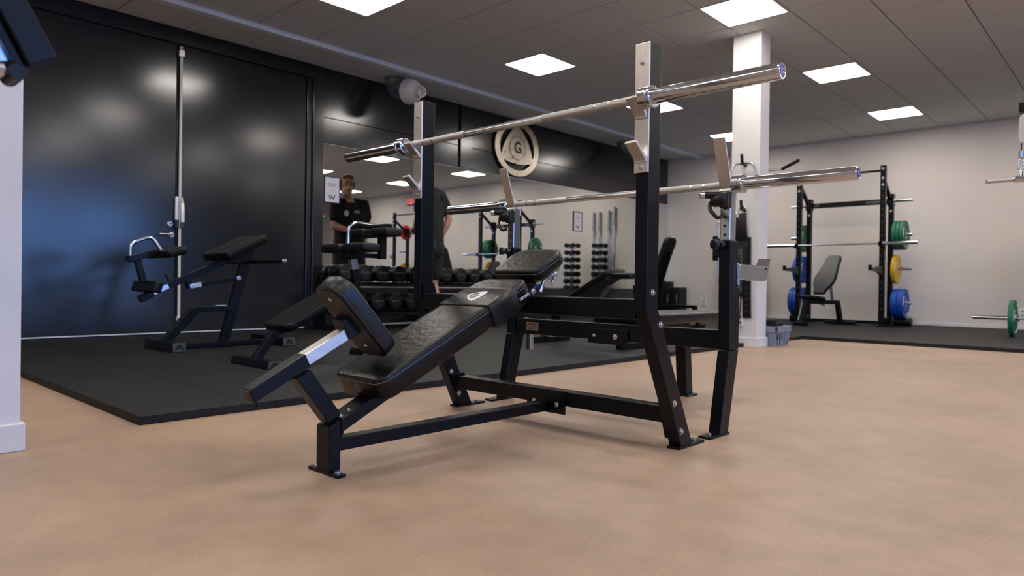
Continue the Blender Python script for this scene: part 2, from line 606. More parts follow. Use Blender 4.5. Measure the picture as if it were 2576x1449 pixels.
# black wall: double door, frame, panels above the mirror
d1 = single('door_1', box(BM(), XL - .02, XL, -0.4, 2.824, 0.07, 2.985), 'black_wall', kind='structure', bevel=0.003)
d2 = single('door_2', box(BM(), XL - .02, XL, 2.831, 4.285, 0.07, 2.985), 'black_wall', kind='structure', bevel=0.003)
single('trim_2', box(BM(), XL - .02, XL + .03, -0.4, 4.50, 2.995, HC), 'black_trim', kind='structure', bevel=0.004)
bm = BM(); box(bm, XL - .02, XL + .02, 4.295, 4.36, 0.05, 2.995); box(bm, XL - .02, XL + .05, 4.36, 4.50, 0.05, 2.995)
single('trim_3', bm, 'black_wall', kind='structure', bevel=0.004)
single('trim_4', box(BM(), XL - .02, XL + .004, -0.4, 4.3, 0.052, 0.063), 'alu', kind='structure')
single('wall_left_near', box(BM(), XL - .02, XL + .01, YF, -0.4, 0, HC), 'black_wall', kind='structure')
for (y0, y1, z0, z1) in ((4.52, 6.70, 2.262, 2.564), (4.52, 6.70, 2.572, HC), (6.97, 12.49, 2.262, 2.564), (6.97, 12.49, 2.572, HC), (4.52, 12.49, 0.0, 0.53)):
    single('panel', box(BM(), XL - .02, XL - .004, y0, y1, z0, z1), 'black_wall', parent=wl, bevel=0.002)
bm = BM(); box(bm, XL - .02, XL + .012, 6.745, 6.97, 2.262, HC)
single('trim_5', bm, 'black_wall', kind='structure', bevel=0.003)
# door furniture
class Sub(Thing):
    """parts added straight onto an existing thing"""
    def __init__(s, o):
        s.o = o
        s.loc = V((0, 0, 0))
T = Sub(d1)
bm = BM(); cyl(bm, (XL + .03, 2.857, .10), (XL + .03, 2.857, 2.965), .0135, seg=12); T.part('bolt_rod', bm, 'white', label='long white steel bolt rod')
bm = BM(); box(bm, XL, XL + .05, 2.828, 2.885, 2.86, 2.93); T.part('top_guide', bm, 'steel', bevel=.004)
bm = BM(); box(bm, XL, XL + .05, 2.828, 2.885, .16, .22); T.part('bottom_guide', bm, 'steel', bevel=.004)
bm = BM(); slab(bm, rrect(.034, .24, .012), (XL + .01, 2.825, 1.32), (0, 1, 0), (0, 0, 1), .03, .006); T.part('lock_case', bm, 'steel')
bm = BM(); box(bm, XL + .005, XL + .04, 2.808, 2.85, 1.12, 1.20); T.part('keeper', bm, 'plastic_black', bevel=.004)
bm = BM()
pts = [(0.035, 1.44), (0.075, 1.37), (0.085, 1.28), (0.085, 1.18), (0.05, 1.115), (0.04, 1.13), (0.062, 1.19), (0.062, 1.28), (0.052, 1.36), (0.025, 1.42)]
prism(bm, [(XL + a, z) for a, z in pts], 'y', 2.85, 2.885); T.part('bolt_lever', bm, 'steel', bevel=.005)
bm = BM(); lathe(bm, (XL, 2.79, 1.05), (1, 0, 0), [(0, .026), (.008, .026), (.01, .022)], 20); dh = T.part('door_handle', bm, 'steel', label='small steel lever handle')
bm = BM(); tube(bm, bend([(XL + .005, 2.79, 1.052), (XL + .055, 2.79, 1.052), (XL + .055, 2.655, 1.048)], .02), .009, 10); T.part('handle_lever', bm, 'chrome_dull', dh)
bm = BM(); lathe(bm, (XL, 2.77, 1.16), (1, 0, 0), [(0, .03), (.014, .03), (.02, .024)], 24); dl = T.part('door_lock', bm, 'chrome_dull', label='round steel cylinder lock')
bm = BM(); lathe(bm, (XL + .02, 2.775, 1.163), (1, 0, 0), [(0, .009), (.004, .009)], 14); T.part('keyhole', bm, 'ink', dl)

# mirror of five panels
T = Thing('mirror', (XL, 4.527, 0.54), 'wide frameless wall mirror above the dumbbell rack on the black wall', 'mirror')
y = 4.527
while y < YB - .05:
    y1 = min(y + 1.62, YB - .004)
    bm = BM(); box(bm, XL - .004, XL + .002, y + .0012, y1 - .0012, 0.54, 2.25); T.part('mirror_panel', bm, 'mirror')
    y = y1
bm = BM(); box(bm, XL - .003, XL + .004, 4.52, 4.527, .54, 2.253); box(bm, XL - .003, XL + .004, 4.52, YB - .004, 2.25, 2.254); T.part('edge_strip', bm, 'alu')
for k in range(1, 5):
    for z in (2.2, 2.1):
        bm = BM(); lathe(bm, (XL + .002, 4.527 + 1.62 * k, z), (1, 0, 0), [(0, .014), (.004, .012)], 12); T.part('clip', bm, 'alu')

# framed notices on the mirror
def notice(y0, y1, z0, z1, label, big):
    T = Thing('framed_notice', (XL + .003, (y0 + y1) / 2, z0), label, 'notice', 'framed notices on the mirror')
    X0 = XL + .004
    bm = BM()
    for q in ((y0, y0 + .011, z0, z1), (y1 - .011, y1, z0, z1), (y0, y1, z0, z0 + .011), (y0, y1, z1 - .011, z1)):
        box(bm, X0, X0 + .014, *q)
    T.part('frame', bm, 'plastic_black', bevel=.002)
    pg = T.part('sheet', box(BM(), X0, X0 + .006, y0 + .009, y1 - .009, z0 + .009, z1 - .009), 'paper')
    xc = (y0 + y1) / 2
    h = z1 - z0
    for (dz, w) in ((.145, .085), (.12, .06), (.08, .13), (.068, .15), (.056, .12), (.044, .14), (.0, .05)):
        zz = z0 + h * .5 + dz * h / .33
        T.part('text_line', box(BM(), X0 + .006, X0 + .0066, xc - w / 2 * .9, xc + w / 2 * .9, zz - .0022, zz + .0022), 'print', pg)
    T.mesh('lettering', textmesh('W', .085, (X0 + .0066, xc - .004, z0 + h * .2), (0, 1, 0), (0, 0, 1), bold=.001), 'ink', pg)
    bm = BM(); tube(bm, [V((X0 + .007, xc + .043 + .006 * math.cos(a * PI / 6), z0 + h * .26 + .006 * math.sin(a * PI / 6))) for a in range(12)], .0012, 5, True); T.part('ring_mark', bm, 'ink', pg)
notice(4.535, 4.755, 1.546, 1.868, 'white notice in thin black frame at the mirror end beside the door frame', True)
notice(9.378, 9.622, 1.520, 1.858, 'white framed notice on the far mirror panel above the dumbbell towers', False)

# round emblem on the black wall
yc, zc = 7.905, 2.70
T = Thing('wall_emblem', (XL, yc, zc), 'large round brushed steel emblem with triangle and letter G on the black wall', 'emblem')
X0 = XL + .035
RY, RZ = .50, .435
def ell(ry, rz, n=64, a0=0): return [(yc + ry * math.cos(a0 + 2 * PI * i / n), zc + rz * math.sin(a0 + 2 * PI * i / n)) for i in range(n)]
bm = BM()
A, B2 = ell(RY, RZ), ell(RY * .775, RZ * .785)
fr, bk = [], []
for ring in (A, B2):
    fr.append([bm.verts.new((X0 + .012, p[0], p[1])) for p in ring]); bk.append([bm.verts.new((X0 - .012, p[0], p[1])) for p in ring])
n = 64
for i in range(n):
    j = (i + 1) % n
    bm.faces.new((fr[0][i], fr[0][j], fr[1][j], fr[1][i])); bm.faces.new((bk[0][j], bk[0][i], bk[1][i], bk[1][j]))
    bm.faces.new((fr[0][j], fr[0][i], bk[0][i], bk[0][j])); bm.faces.new((fr[1][i], fr[1][j], bk[1][j], bk[1][i]))
T.part('outer_ring', bm, 'logo', bevel=.003)
tri = []
vt = [(yc + RY * .86 * math.cos(a), zc + RZ * .86 * math.sin(a)) for a in (PI / 2, PI / 2 + 2 * PI / 3, PI / 2 + 4 * PI / 3)]
for k in range(3):
    a, c = vt[k], vt[(k + 1) % 3]
    mx_, mz_ = (a[0] + c[0]) / 2, (a[1] + c[1]) / 2
    q = (mx_ + (mx_ - yc) * .62, mz_ + (mz_ - zc) * .62)
    for i in range(10):
        t = i / 10
        tri.append(((1 - t) ** 2 * a[0] + 2 * t * (1 - t) * q[0] + t * t * c[0], (1 - t) ** 2 * a[1] + 2 * t * (1 - t) * q[1] + t * t * c[1]))
bm = BM(); prism(bm, tri, 'x', X0 - .008, X0 + .010); T.part('triangle', bm, 'logo', bevel=.003)
bm = BM(); prism(bm, ell(.185, .185, 40), 'x', X0 + .008, X0 + .016); dsk = T.part('centre_disc', bm, 'logo', bevel=.004)
bm = BM(); tube(bm, [V((X0 + .0165, p[0], p[1])) for p in ell(.18, .18, 40)], .004, 6, True); T.part('disc_groove', bm, 'print', dsk)
T.mesh('letter', textmesh('G', .24, (X0 + .018, yc, zc - .0), (0, 1, 0), (0, 0, 1), .001, bold=.006), 'ink', dsk)
for a in (.5, 2.6, 4.7, 3.7):
    bm = BM(); lathe(bm, (X0 + .012, yc + RY * .88 * math.cos(a), zc + RZ * .88 * math.sin(a)), (1, 0, 0), [(0, .01), (.006, .008)], 12); T.part('screw', bm, 'bolt')
for a in (.5, 2.6, 4.7):
    bm = BM(); cyl(bm, (XL - .01, yc + RY * .88 * math.cos(a), zc + RZ * .88 * math.sin(a)), (X0, yc + RY * .88 * math.cos(a), zc + RZ * .88 * math.sin(a)), .012, seg=10)
    T.part('standoff', bm, 'steel')

# rubber floor tiles along the black wall and the back wall
FL = Thing('rubber_flooring', (-5.2, 1.035, 0), 'black rubber tile flooring laid along the black wall and the back wall', 'flooring')
ylin = [1.035, 1.54, 2.6, 3.65, 4.57, 5.48, 6.4, 7.33, 8.25, 9.2, 10.2, 11.2, 12.474]
xlin = [XL + .005, -6.3, -5.24, -4.18, -3.035]
xl2 = [-3.035, -2.0, -1.0, 0.0, 1.0, 2.0, 3.0, 4.0, 5.0, 5.99]
def mtile(a, c, d, e):
    bm = BM(); box(bm, a + .0015, c - .0015, d + .0015, e - .0015, 0.0005, MZ)
    FL.part('mat_tile', bm, 'mat', bevel=.003, seg=1)
for d, e in zip(ylin, ylin[1:]):
    for a, c in zip(xlin, xlin[1:]): mtile(a, c, d, e)
    if d > 8.2:
        for a, c in zip(xl2, xl2[1:]): mtile(a, c, d, e)

# ------------------------------------------------------------------ barbell
def barbell(loc, label, L=2.2, group=None, blue=True, knurl=True):
    """Olympic bar along X centred on loc"""
    T = Thing('barbell', loc, label, 'barbell', group)
    x, y, z = loc
    bm = BM(); cyl(bm, (x - L / 2 + .40, y, z), (x + L / 2 - .40, y, z), .0140, seg=24); T.part('shaft', bm, 'chrome_dull')
    if knurl:
        for a, c in ((-.60, -.505), (-.495, -.445), (-.435, -.235), (.195, .435), (.445, .495), (.505, .60)):
            bm = BM(); cyl(bm, (x + a, y, z), (x + c, y, z), .0146, seg=24); T.part('knurled_grip', bm, 'knurl')
    for s in (-1, 1):
        e = L / 2
        bm = BM(); lathe(bm, (x + s * .665, y, z), (s, 0, 0), [(0, .0252), (e - .668, .0252), (e - .665, .0238)], 32)
        sl = T.part('sleeve', bm, 'chrome')
        bm = BM(); lathe(bm, (x + s * .628, y, z), (s, 0, 0), [(0, .030), (.003, .0365), (.030, .0365), (.032, .0325), (.036, .0325), (.038, .0375), (.047, .0375), (.050, .034)], 32)
        T.part('collar', bm, 'chrome')
        if blue:
            bm = BM(); lathe(bm, (x + s * e, y, z), (s, 0, 0), [(-.004, .0195), (.0008, .0195), (.0012, .012)], 24); T.part('end_cap', bm, 'blue_cap', sl)
            bm = BM(); tube(bm, [V((x + s * (e + .0005), y + .0215 * math.cos(i * PI / 12), z + .0215 * math.sin(i * PI / 12))) for i in range(24)], .0022, 6, True); T.part('snap_ring', bm, 'chrome', sl)
            T.mesh('cap_mark', textmesh('G', .022, (x + s * (e + .0016), y, z), (0, s, 0), (0, 0, 1), .0002), 'label_white', sl)
    return T

# ------------------------------------------------------------------ decline bench with barbell uprights (foreground)
XC = -1.896
T = Thing('decline_bench', (XC, 1.8, 0), 'black decline press bench with leg pad and two fixed steel uprights, nearest the camera', 'weight bench')
for xa, xb, sx in ((-1.322, -1.272, 1), (-2.520, -2.470, -1)):
    bm = BM()
    prism(bm, [(2.036, 1.433), (2.036, .52), (2.288, .008), (2.373, .008), (2.112, .524), (2.112, 1.433)], 'x', xa, xb)
    u = T.part('upright', bm, 'powder', bevel=.004)
    bm = BM(); box(bm, xa + .002, xb - .002, 2.038, 2.110, 1.432, 1.436); T.part('end_cap', bm, 'plastic_black', u, bevel=.0015)
    bm = BM(); box(bm, xa - .002, xb + .002, 2.272, 2.465, 0, .010); T.part('foot_plate', bm, 'powder', u, bevel=.003)
    bm = BM(); box(bm, xa - .003, xb + .003, 2.028, 2.036, .985, 1.428); T.part('face_plate', bm, 'steel', u, bevel=.002)
    for z0 in (1.180, 1.030):
        bm = BM()
        prism(bm, [(2.029, z0 - .01), (2.029, z0 + .006), (2.020, z0 + .014), (1.968, z0 + .055), (1.961, z0 + .047), (2.013, z0 + .004), (2.020, z0 - .006), (2.020, z0 - .01)], 'x', xa + .002, xb - .002)
        T.part('bar_hook', bm, 'steel', u, bevel=.0015)
    for z in (1.36, 1.003):
        bm = BM(); bolt(bm, ((xa + xb) / 2, 2.028, z), (0, -1, 0), .006); T.part('plate_screw', bm, 'bolt', u)
    for (yy, zz) in ((2.074, .577), (2.128, .464), (2.232, .176), (2.283, .068)):
        bm = BM(); bolt(bm, (xb, yy, zz), (1, 0, 0), .0085); T.part('bolt', bm, 'bolt', u)
    bm = BM(); bolt(bm, ((xa + xb) / 2, 2.43, .010), (0, 0, 1), .007); T.part('floor_bolt', bm, 'bolt', u)
bm = BM(); box(bm, -2.470, -1.322, 2.042, 2.105, .482, .553); T.part('upper_crossbeam', bm, 'powder', bevel=.004)
for xa, xb in ((-2.470, -2.460), (-1.332, -1.322)):
    bm = BM(); prism(bm, [(2.04, .60), (2.11, .60), (2.165, .44), (2.085, .44)], 'x', xa, xb); T.part('upper_flange', bm, 'powder', bevel=.002)
    bm = BM(); prism(bm, [(2.207, .215), (2.302, .215), (2.365, .035), (2.272, .035)] if xa > -2 else [(2.225, .168), (2.310, .168), (2.345, .082), (2.262, .082)], 'x', xa, xb); T.part('lower_flange', bm, 'powder', bevel=.002)
bm = BM(); box(bm, -2.462, -1.330, 2.258, 2.322, .094, .155); T.part('lower_crossbeam', bm, 'powder', bevel=.004)
bm = BM(); box(bm, -1.998, -1.790, 2.248, 2.258, .060, .157); T.part('joint_plate', bm, 'powder', bevel=.002)
for x in (-1.955, -1.832):
    bm = BM(); bolt(bm, (x, 2.248, .098), (0, -1, 0), .0085); T.part('joint_bolt', bm, 'bolt')
bm = BM(); box(bm, -1.922, -1.870, 1.222, 2.250, .068, .108); T.part('floor_rail', bm, 'powder', bevel=.003)
# front post with plate
bm = BM(); prism(bm, [(1.180, .008), (1.2215, .008), (1.2215, .1705), (1.180, .150)], 'x', -1.935, -1.858); T.part('front_post', bm, 'powder', bevel=.005)
bm = BM(); prism(bm, rrect(.170, .034, .006), 'z', 0, .010); bmesh.ops.translate(bm, verts=bm.verts, vec=(-1.8965, 1.196, 0)); T.part('front_foot_plate', bm, 'powder', bevel=.002)
for x in (-1.955, -1.838):
    bm = BM(); bolt(bm, (x, 1.196, .010), (0, 0, 1), .0075); T.part('floor_bolt', bm, 'bolt')
# sloping spine under the pad
bm = BM(); prism(bm, [(1.222, .170), (1.222, .110), (1.236, .132), (2.05, .520), (2.05, .566), (1.30, .2075)], 'x', -1.935, -1.858); T.part('spine', bm, 'powder', bevel=.004)
for yy in (1.23, 1.26):
    bm = BM(); bolt(bm, (-1.872, yy, .149 + (yy - 1.18) * .5 + .001), (0, -.447, .894), .005); T.part('spine_screw', bm, 'bolt')
# leg post, holder tube, chrome slider
bm = BM(); prism(bm, [(1.184, .162), (1.228, .184), (1.121, .331), (1.073, .307)], 'x', -1.924, -1.868); T.part('leg_post', bm, 'powder', bevel=.003)
bm = BM()
pt = [(.942, .250), (.928, .289), (1.102, .381), (1.121, .341)]
prism(bm, pt, 'x', -1.922, -1.870)
tb = T.part('slider_tube', bm, 'powder', bevel=.0035)
bm = BM()
d = V((.174, .092)).normalized(); nn = V((-d.y, d.x))
c0 = V((.935, .2695)) - d * .0005
prism(bm, [tuple(c0 + nn * .0165), tuple(c0 - nn * .0165), tuple(c0 - nn * .0165 + d * .004), tuple(c0 + nn * .0165 + d * .004)], 'x', -1.917, -1.875)
T.part('tube_opening', bm, 'ink', tb)
bm = BM()
c0 = V((1.100, .3565)); c1 = V((1.272, .444))
prism(bm, [tuple(c0 + nn * .0185), tuple(c0 - nn * .0185), tuple(c1 - nn * .0185), tuple(c1 + nn * .0185)], 'x', -1.919, -1.873)
T.part('chrome_slider', bm, 'steel', bevel=.002, label='bare steel slider bar')
# leg pad
N = V((0, .743, .669)); Lv = V((0, .669, -.743)); C0 = V((XC, 1.270, .466))
U = V((1, 0, 0))
ol = rrect(.150, .305, .055, 8, .036)
# outline v runs along -Lv so the rounded end is on top
bm = BM(); slab(bm, rrect(.150, .305, .036, 6, .062), C0 + N * .004, -U, -Lv, .058, .010, 5, .006)
# slab normal = U x Vd ; U x (-Lv) = +N
lp = T.part('leg_pad', bm, 'leather_smooth')
bm = BM(); slab(bm, rrect(.122, .277, .030, 6, .050), C0 - N * .001, -U, -Lv, .006, .002, 2, .001); bd = T.part('backing_board', bm, 'plywood', lp, label='dark brown backing board')
for pz in ((1.203, .545), (1.338, .392)):
    bm = BM(); lathe(bm, V((XC, pz[0], pz[1])) - N * .001, -N, [(0, .0075), (.003, .007), (.006, .003)], 14); T.part('pad_bolt', bm, 'bolt', lp)
bm = BM(); ringline(bm, rrect(.150, .305, .036, 6, .062), C0 + N * .004, -U, -Lv, .0008, .043, .0009); T.part('stitching', bm, 'stitch', lp)
bm = BM(); ringline(bm, rrect(.150, .305, .036, 6, .062), C0 + N * .004, -U, -Lv, .001, .004, .0025); T.part('piping', bm, 'plastic_black', lp)
bm = BM(); prism(bm, [(1.225, .478), (1.256, .494), (1.296, .438), (1.255, .416)], 'x', -1.928, -1.864); T.part('pad_bracket', bm, 'powder', bevel=.003)

# back pad: long cushion on the slope
sl = math.atan2(.322, .69)
Vd = V((0, math.cos(sl), math.sin(sl)))
Nn = U.cross(Vd)
def padpt(yy, dh=0.0):
    return V((XC, yy, .296 + (yy - 1.30) * math.tan(sl))) + Nn * dh
th = .078
Lp = (1.99 - 1.295) / math.cos(sl)
Oc = padpt((1.295 + 1.99) / 2, -th)
out = rrect(.268, Lp, .040, 7, .052)
# bow the top end outwards
out = [(u * (1.0 + .035 * math.sin(PI * (v / Lp + .5))), v + (.018 * (1 - (u / .134) ** 2) if v > Lp * .3 else 0) - (.006 * (1 - (u / .134) ** 2) if v < -Lp * .4 else 0)) for u, v in out]
bm = BM(); slab(bm, out, Oc, U, Vd, th, .011, 5, .007, .002)
bp_ = T.part('back_pad', bm, 'leather')
bm = BM(); ringline(bm, out, Oc, U, Vd, .0035, th - .0075, .0011); ringline(bm, out, Oc, U, Vd, .0003, th - .016, .0009); T.part('stitching', bm, 'stitch', bp_)
bm = BM(); slab(bm, rrect(.225, Lp - .05, .03), Oc - Nn * .009, U, Vd, .012, .002, 2, .001); T.part('pad_board', bm, 'plywood')
bm = BM()
for dx in (-.006, .006): tube(bm, [V((XC + dx, 0, 0)) + V((0, p.y, p.z)) for p in (padpt(1.296, -.045) - Vd * .0065, padpt(1.297, -.02) - Vd * .0075, padpt(1.302, -.004) - Vd * .006)], .001, 5)
T.part('seam', bm, 'stitch', bp_)
# wrap-around cover with emblem
def coverring(yy, o):
    c = padpt(yy, 0)
    w = .268 * (1 + .035 * math.sin(PI * ((yy - 1.295) / .695))) / 2 + o
    pr_ = [(-w, -th - .004), (w, -th - .004), (w, -.016), (w - .004, -.006), (w - .012, o + .001), (-w + .012, o + .001), (-w + .004, -.006), (-w, -.016)]
    return [(c + U * a + Nn * h) for a, h in pr_]
bm = BM()
R = []
for yy, o in ((1.768, .001), (1.770, .0055), (1.776, .006), (1.84, .0045), (1.902, .003), (1.905, .001)):
    R.append([bm.verts.new(p) for p in coverring(yy, o)])
rings(bm, R)
cv = T.part('pad_cover', bm, 'leather', bp_, bevel=.002)
bm = BM(); tube(bm, [p + Nn * .0 for p in coverring(1.906, .0015)][2:8], .0012, 5); T.part('cover_stitching', bm, 'stitch', bp_)
# shield badge
so = []
sv = [(-.012, -.052), (.060, .034), (-.046, .040)]
sv = [(0.050, .036), (-.050, .036), (0.0, -.050)]
for k in range(3):
    a, c = sv[k], sv[(k + 1) % 3]
    mxx, mzz = (a[0] + c[0]) / 2, (a[1] + c[1]) / 2
    q = (mxx * 1.75, mzz * 1.75)
    for i in range(8):
        t = i / 8
        so.append(((1 - t) ** 2 * a[0] + 2 * t * (1 - t) * q[0] + t * t * c[0], (1 - t) ** 2 * a[1] + 2 * t * (1 - t) * q[1] + t * t * c[1]))
so = [(v, u) for u, v in so]
so = so[::-1] if sum(so[i][0] * so[(i + 1) % len(so)][1] - so[(i + 1) % len(so)][0] * so[i][1] for i in range(len(so))) < 0 else so
bc = padpt(1.838, .0056) + U * -.008
ca, sa = math.cos(-.12), math.sin(-.12)
so = [((u * ca - v * sa) * .86, (u * sa + v * ca) * .86) for u, v in so]
bm = BM(); slab(bm, so, bc, U, Vd, .002, .0008, 2, .0003); bg = T.part('shield_badge', bm, 'paper', bp_, label='white shield badge')
bm = BM(); tube(bm, [bc + Nn * .002 + U * (.018 * math.cos(i * PI / 10)) + Vd * (.018 * math.sin(i * PI / 10)) for i in range(20)], .0018, 6, True); T.part('badge_ring', bm, 'ink', bp_)
T.mesh('badge_letter', textmesh('G', .028, bc + Nn * .0022, U, Vd, .0003, bold=.0006), 'ink', bp_)
# side tag
tp = V((-1.7585, 1.958, .552))
bm = BM(); slab(bm, rrect(.060, .010, .004, 3), tp, Vd, U.cross(Vd), .0012, .0004, 1, .0002); T.part('side_tag', bm, 'paper', bp_)
for k in range(7):
    p = tp + Vd * (-.024 + .008 * k) + U * .0014
    bm = BM(); beam(bm, p - Vd * .0022, p + Vd * .0022, .0004, .005); T.part('tag_mark', bm, 'ink', bp_)
# head pad
s2 = math.atan2(.082, .145)
Vh = V((0, math.cos(s2), math.sin(s2))); Nh = U.cross(Vh)
hl = .185
ho = rrect(.262, hl, .030, 6, .050)
ho = [(u * (.955 + .07 * min(1, (v / hl + .5) * 1.6)), v + (.022 * (1 - (u / .13) ** 2) if v > hl * .2 else 0)) for u, v in ho]
Oh = V((XC, 2.040, .652)) + Vh * (hl / 2) - Nh * .052
bm = BM(); slab(bm, ho, Oh, U, Vh, .052, .012, 5, .010, .002); hp = T.part('head_pad', bm, 'leather')
bm = BM(); ringline(bm, ho, Oh, U, Vh, .0035, .045, .0011); ringline(bm, ho, Oh, U, Vh, .0003, .034, .0009); T.part('stitching', bm, 'stitch', hp)
bm = BM(); slab(bm, rrect(.21, hl - .03, .03), Oh - Nh * .010, U, Vh, .011, .002, 2, .001); T.part('head_board', bm, 'plywood')
for hx in (-1.80, -1.99):
    bm = BM(); tube(bm, bend([(hx, 2.10, .57), (hx, 2.115, .615), (hx, 2.20, .650), (hx, 2.165, .60)], .01), .006, 8); T.part('head_pad_bracket', bm, 'chrome_dull')
bm = BM(); prism(bm, [(2.03, .565), (2.12, .565), (2.16, .63), (2.07, .60)], 'x', -1.93, -1.862); T.part('head_pad_mount', bm, 'powder', bevel=.003)
bm = BM(); bolt(bm, (-1.795, 2.048, .572), (1, 0, 0), .009); T.part('mount_bolt', bm, 'bolt')

barbell((-1.905, 1.996, 1.227), 'bare chrome barbell racked on the decline bench uprights, higher of the two nearest bars')

# ------------------------------------------------------------------ flat bench with adjustable uprights (behind)
T = Thing('flat_bench', (XC, 3.0, 0), 'black flat press bench with chrome height-adjustable uprights, behind the decline bench', 'weight bench')
for xa, xb in ((-1.322, -1.272), (-2.520, -2.470)):
    xm = (xa + xb) / 2
    bm = BM(); prism(bm, [(2.660, .790), (2.668, .342), (2.752, .342), (2.752, .60), (2.722, .60), (2.722, .790)], 'x', xa, xb); u = T.part('upright', bm, 'powder', bevel=.003)
    bm = BM(); prism(bm, [(2.664, .340), (2.594, .008), (2.668, .008), (2.752, .340)], 'x', xa, xb); T.part('leg', bm, 'powder', bevel=.003)
    bm = BM(); box(bm, xa - .002, xb + .002, 2.512, 2.680, 0, .010); T.part('foot_plate', bm, 'powder', bevel=.003)
    bm = BM(); bolt(bm, (xm, 2.553, .010), (0, 0, 1), .0075); T.part('floor_bolt', bm, 'bolt')
    bm = BM(); box(bm, xm - .0215, xm + .0215, 2.662, 2.714, .790, 1.000); ch = T.part('chrome_post', bm, 'chrome_dull', bevel=.003)
    for k in range(5):
        bm = BM(); lathe(bm, (xm, 2.6625, .812 + .036 * k), (0, -1, 0), [(0, .0062), (.0008, .0062)], 14); T.part('pin_hole', bm, 'ink', ch)
    bm = BM(); prism(bm, [(2.672, .998), (2.600, 1.198), (2.594, 1.196), (2.664, 1.000), (2.655, .992), (2.715, .992), (2.715, .999)], 'x', xm - .026, xm + .026); T.part('bar_guide', bm, 'steel', bevel=.0015)
    bm = BM(); prism(bm, [(2.708, .96), (2.708, 1.0), (2.725, 1.02), (2.731, 1.017), (2.716, .995), (2.716, .96)], 'x', xm - .024, xm + .024); T.part('bar_lip', bm, 'steel', bevel=.001)
    # clamp with handle
    bm = BM(); lathe(bm, (xm - .045, 2.640, .955), (1, 0, 0), [(0, .024), (.006, .030), (.045, .030), (.06, .026), (.066, .02)], 16); cl_ = T.part('clamp', bm, 'plastic_black', bevel=.002)
    bm = BM(); box(bm, xm - .012, xm + .030, 2.625, 2.664, .918, .985); T.part('clamp_body', bm, 'plastic_black', cl_, bevel=.008)
    bm = BM(); cyl(bm, (xm - .062, 2.60, .972), (xm - .005, 2.635, .972), .0135, seg=16); T.part('clamp_handle', bm, 'rubber', cl_)
    bm = BM(); lathe(bm, (xm - .060, 2.601, .972), (-.85, -.52, 0), [(0, .0145), (.018, .0145), (.020, .011)], 18); T.part('handle_tip', bm, 'chrome_dull', cl_)
    bm = BM(); tube(bm, bend([(xm - .050, 2.63, .945), (xm - .046, 2.615, .915), (xm - .005, 2.60, .876), (xm + .012, 2.62, .885)], .02), .008, 8); T.part('release_lever', bm, 'plastic_black', cl_)
    # pop pin
    bm = BM(); lathe(bm, (xm - .008, 2.662, .772), (-.35, -1, 0), [(0, .016), (.022, .016), (.024, .010), (.034, .010), (.036, .019), (.052, .020), (.054, .016)], 16); T.part('pop_pin', bm, 'plastic_black')
    # safety catch
    bm = BM(); prism(bm, [(2.722, .700), (2.722, .610), (2.738, .610), (2.738, .632), (2.985, .625), (3.010, .632), (3.048, .712), (3.040, .715), (3.012, .676), (2.998, .678), (2.995, .686), (2.735, .690), (2.735, .700)][0:13], 'x', xm + .004, xm + .030)
    sc_ = T.part('safety_catch', bm, 'chrome_dull', bevel=.002)
    bm = BM(); box(bm, xm - .022, xm + .034, 2.735, 3.015, .686, .694); T.part('catch_shelf', bm, 'chrome', sc_, bevel=.002)
    bm = BM(); prism(bm, [(3.008, .690), (3.040, .728), (3.047, .723), (3.016, .686)], 'x', xm - .022, xm + .034); T.part('catch_lip', bm, 'chrome', sc_, bevel=.002)
    bm = BM(); box(bm, xm - .022, xm + .034, 2.723, 2.735, .605, .694); T.part('catch_mount', bm, 'chrome', sc_, bevel=.002)
    # hanging pull plate under the beam
    bm = BM(); box(bm, xm + .055 if xm < -2 else xm - .01, xm + .085 if xm < -2 else xm + .012, 2.735, 2.760, .255, .345); T.part('drop_plate', bm, 'chrome_dull', bevel=.002)
bm = BM(); box(bm, -2.470, -1.322, 2.680, 2.735, .342, .420); T.part('crossbeam', bm, 'powder', bevel=.003)
bm = BM(); box(bm, XC - .09, XC + .13, 2.668, 2.681, .325, .395); T.part('joint_plate', bm, 'powder', bevel=.002)
bm = BM(); bolt(bm, (XC + .065, 2.668, .362), (0, -1, 0), .009); bolt(bm, (XC - .055, 2.668, .362), (0, -1, 0), .006); T.part('joint_bolt', bm, 'bolt')
bm = BM(); box(bm, XC - .03, XC + .03, 2.735, 3.44, .345, .405); T.part('spine', bm, 'powder', bevel=.004)
bm = BM(); prism(bm, [(3.375, .345), (3.405, .008), (3.475, .008), (3.440, .345)], 'x', XC - .03, XC + .03); T.part('leg', bm, 'powder', bevel=.003)
bm = BM(); box(bm, XC - .045, XC + .045, 3.395, 3.505, 0, .010); T.part('foot_plate', bm, 'powder', bevel=.003)
o2 = rrect(.29, .86, .03, 5)
bm = BM(); slab(bm, o2, (XC, 3.19, .412), (1, 0, 0), (0, 1, 0), .052, .014, 5, .008, .002); sp = T.part('bench_pad', bm, 'leather')
bm = BM(); ringline(bm, o2, (XC, 3.19, .412), (1, 0, 0), (0, 1, 0), .003, .046); T.part('stitching', bm, 'stitch', sp)
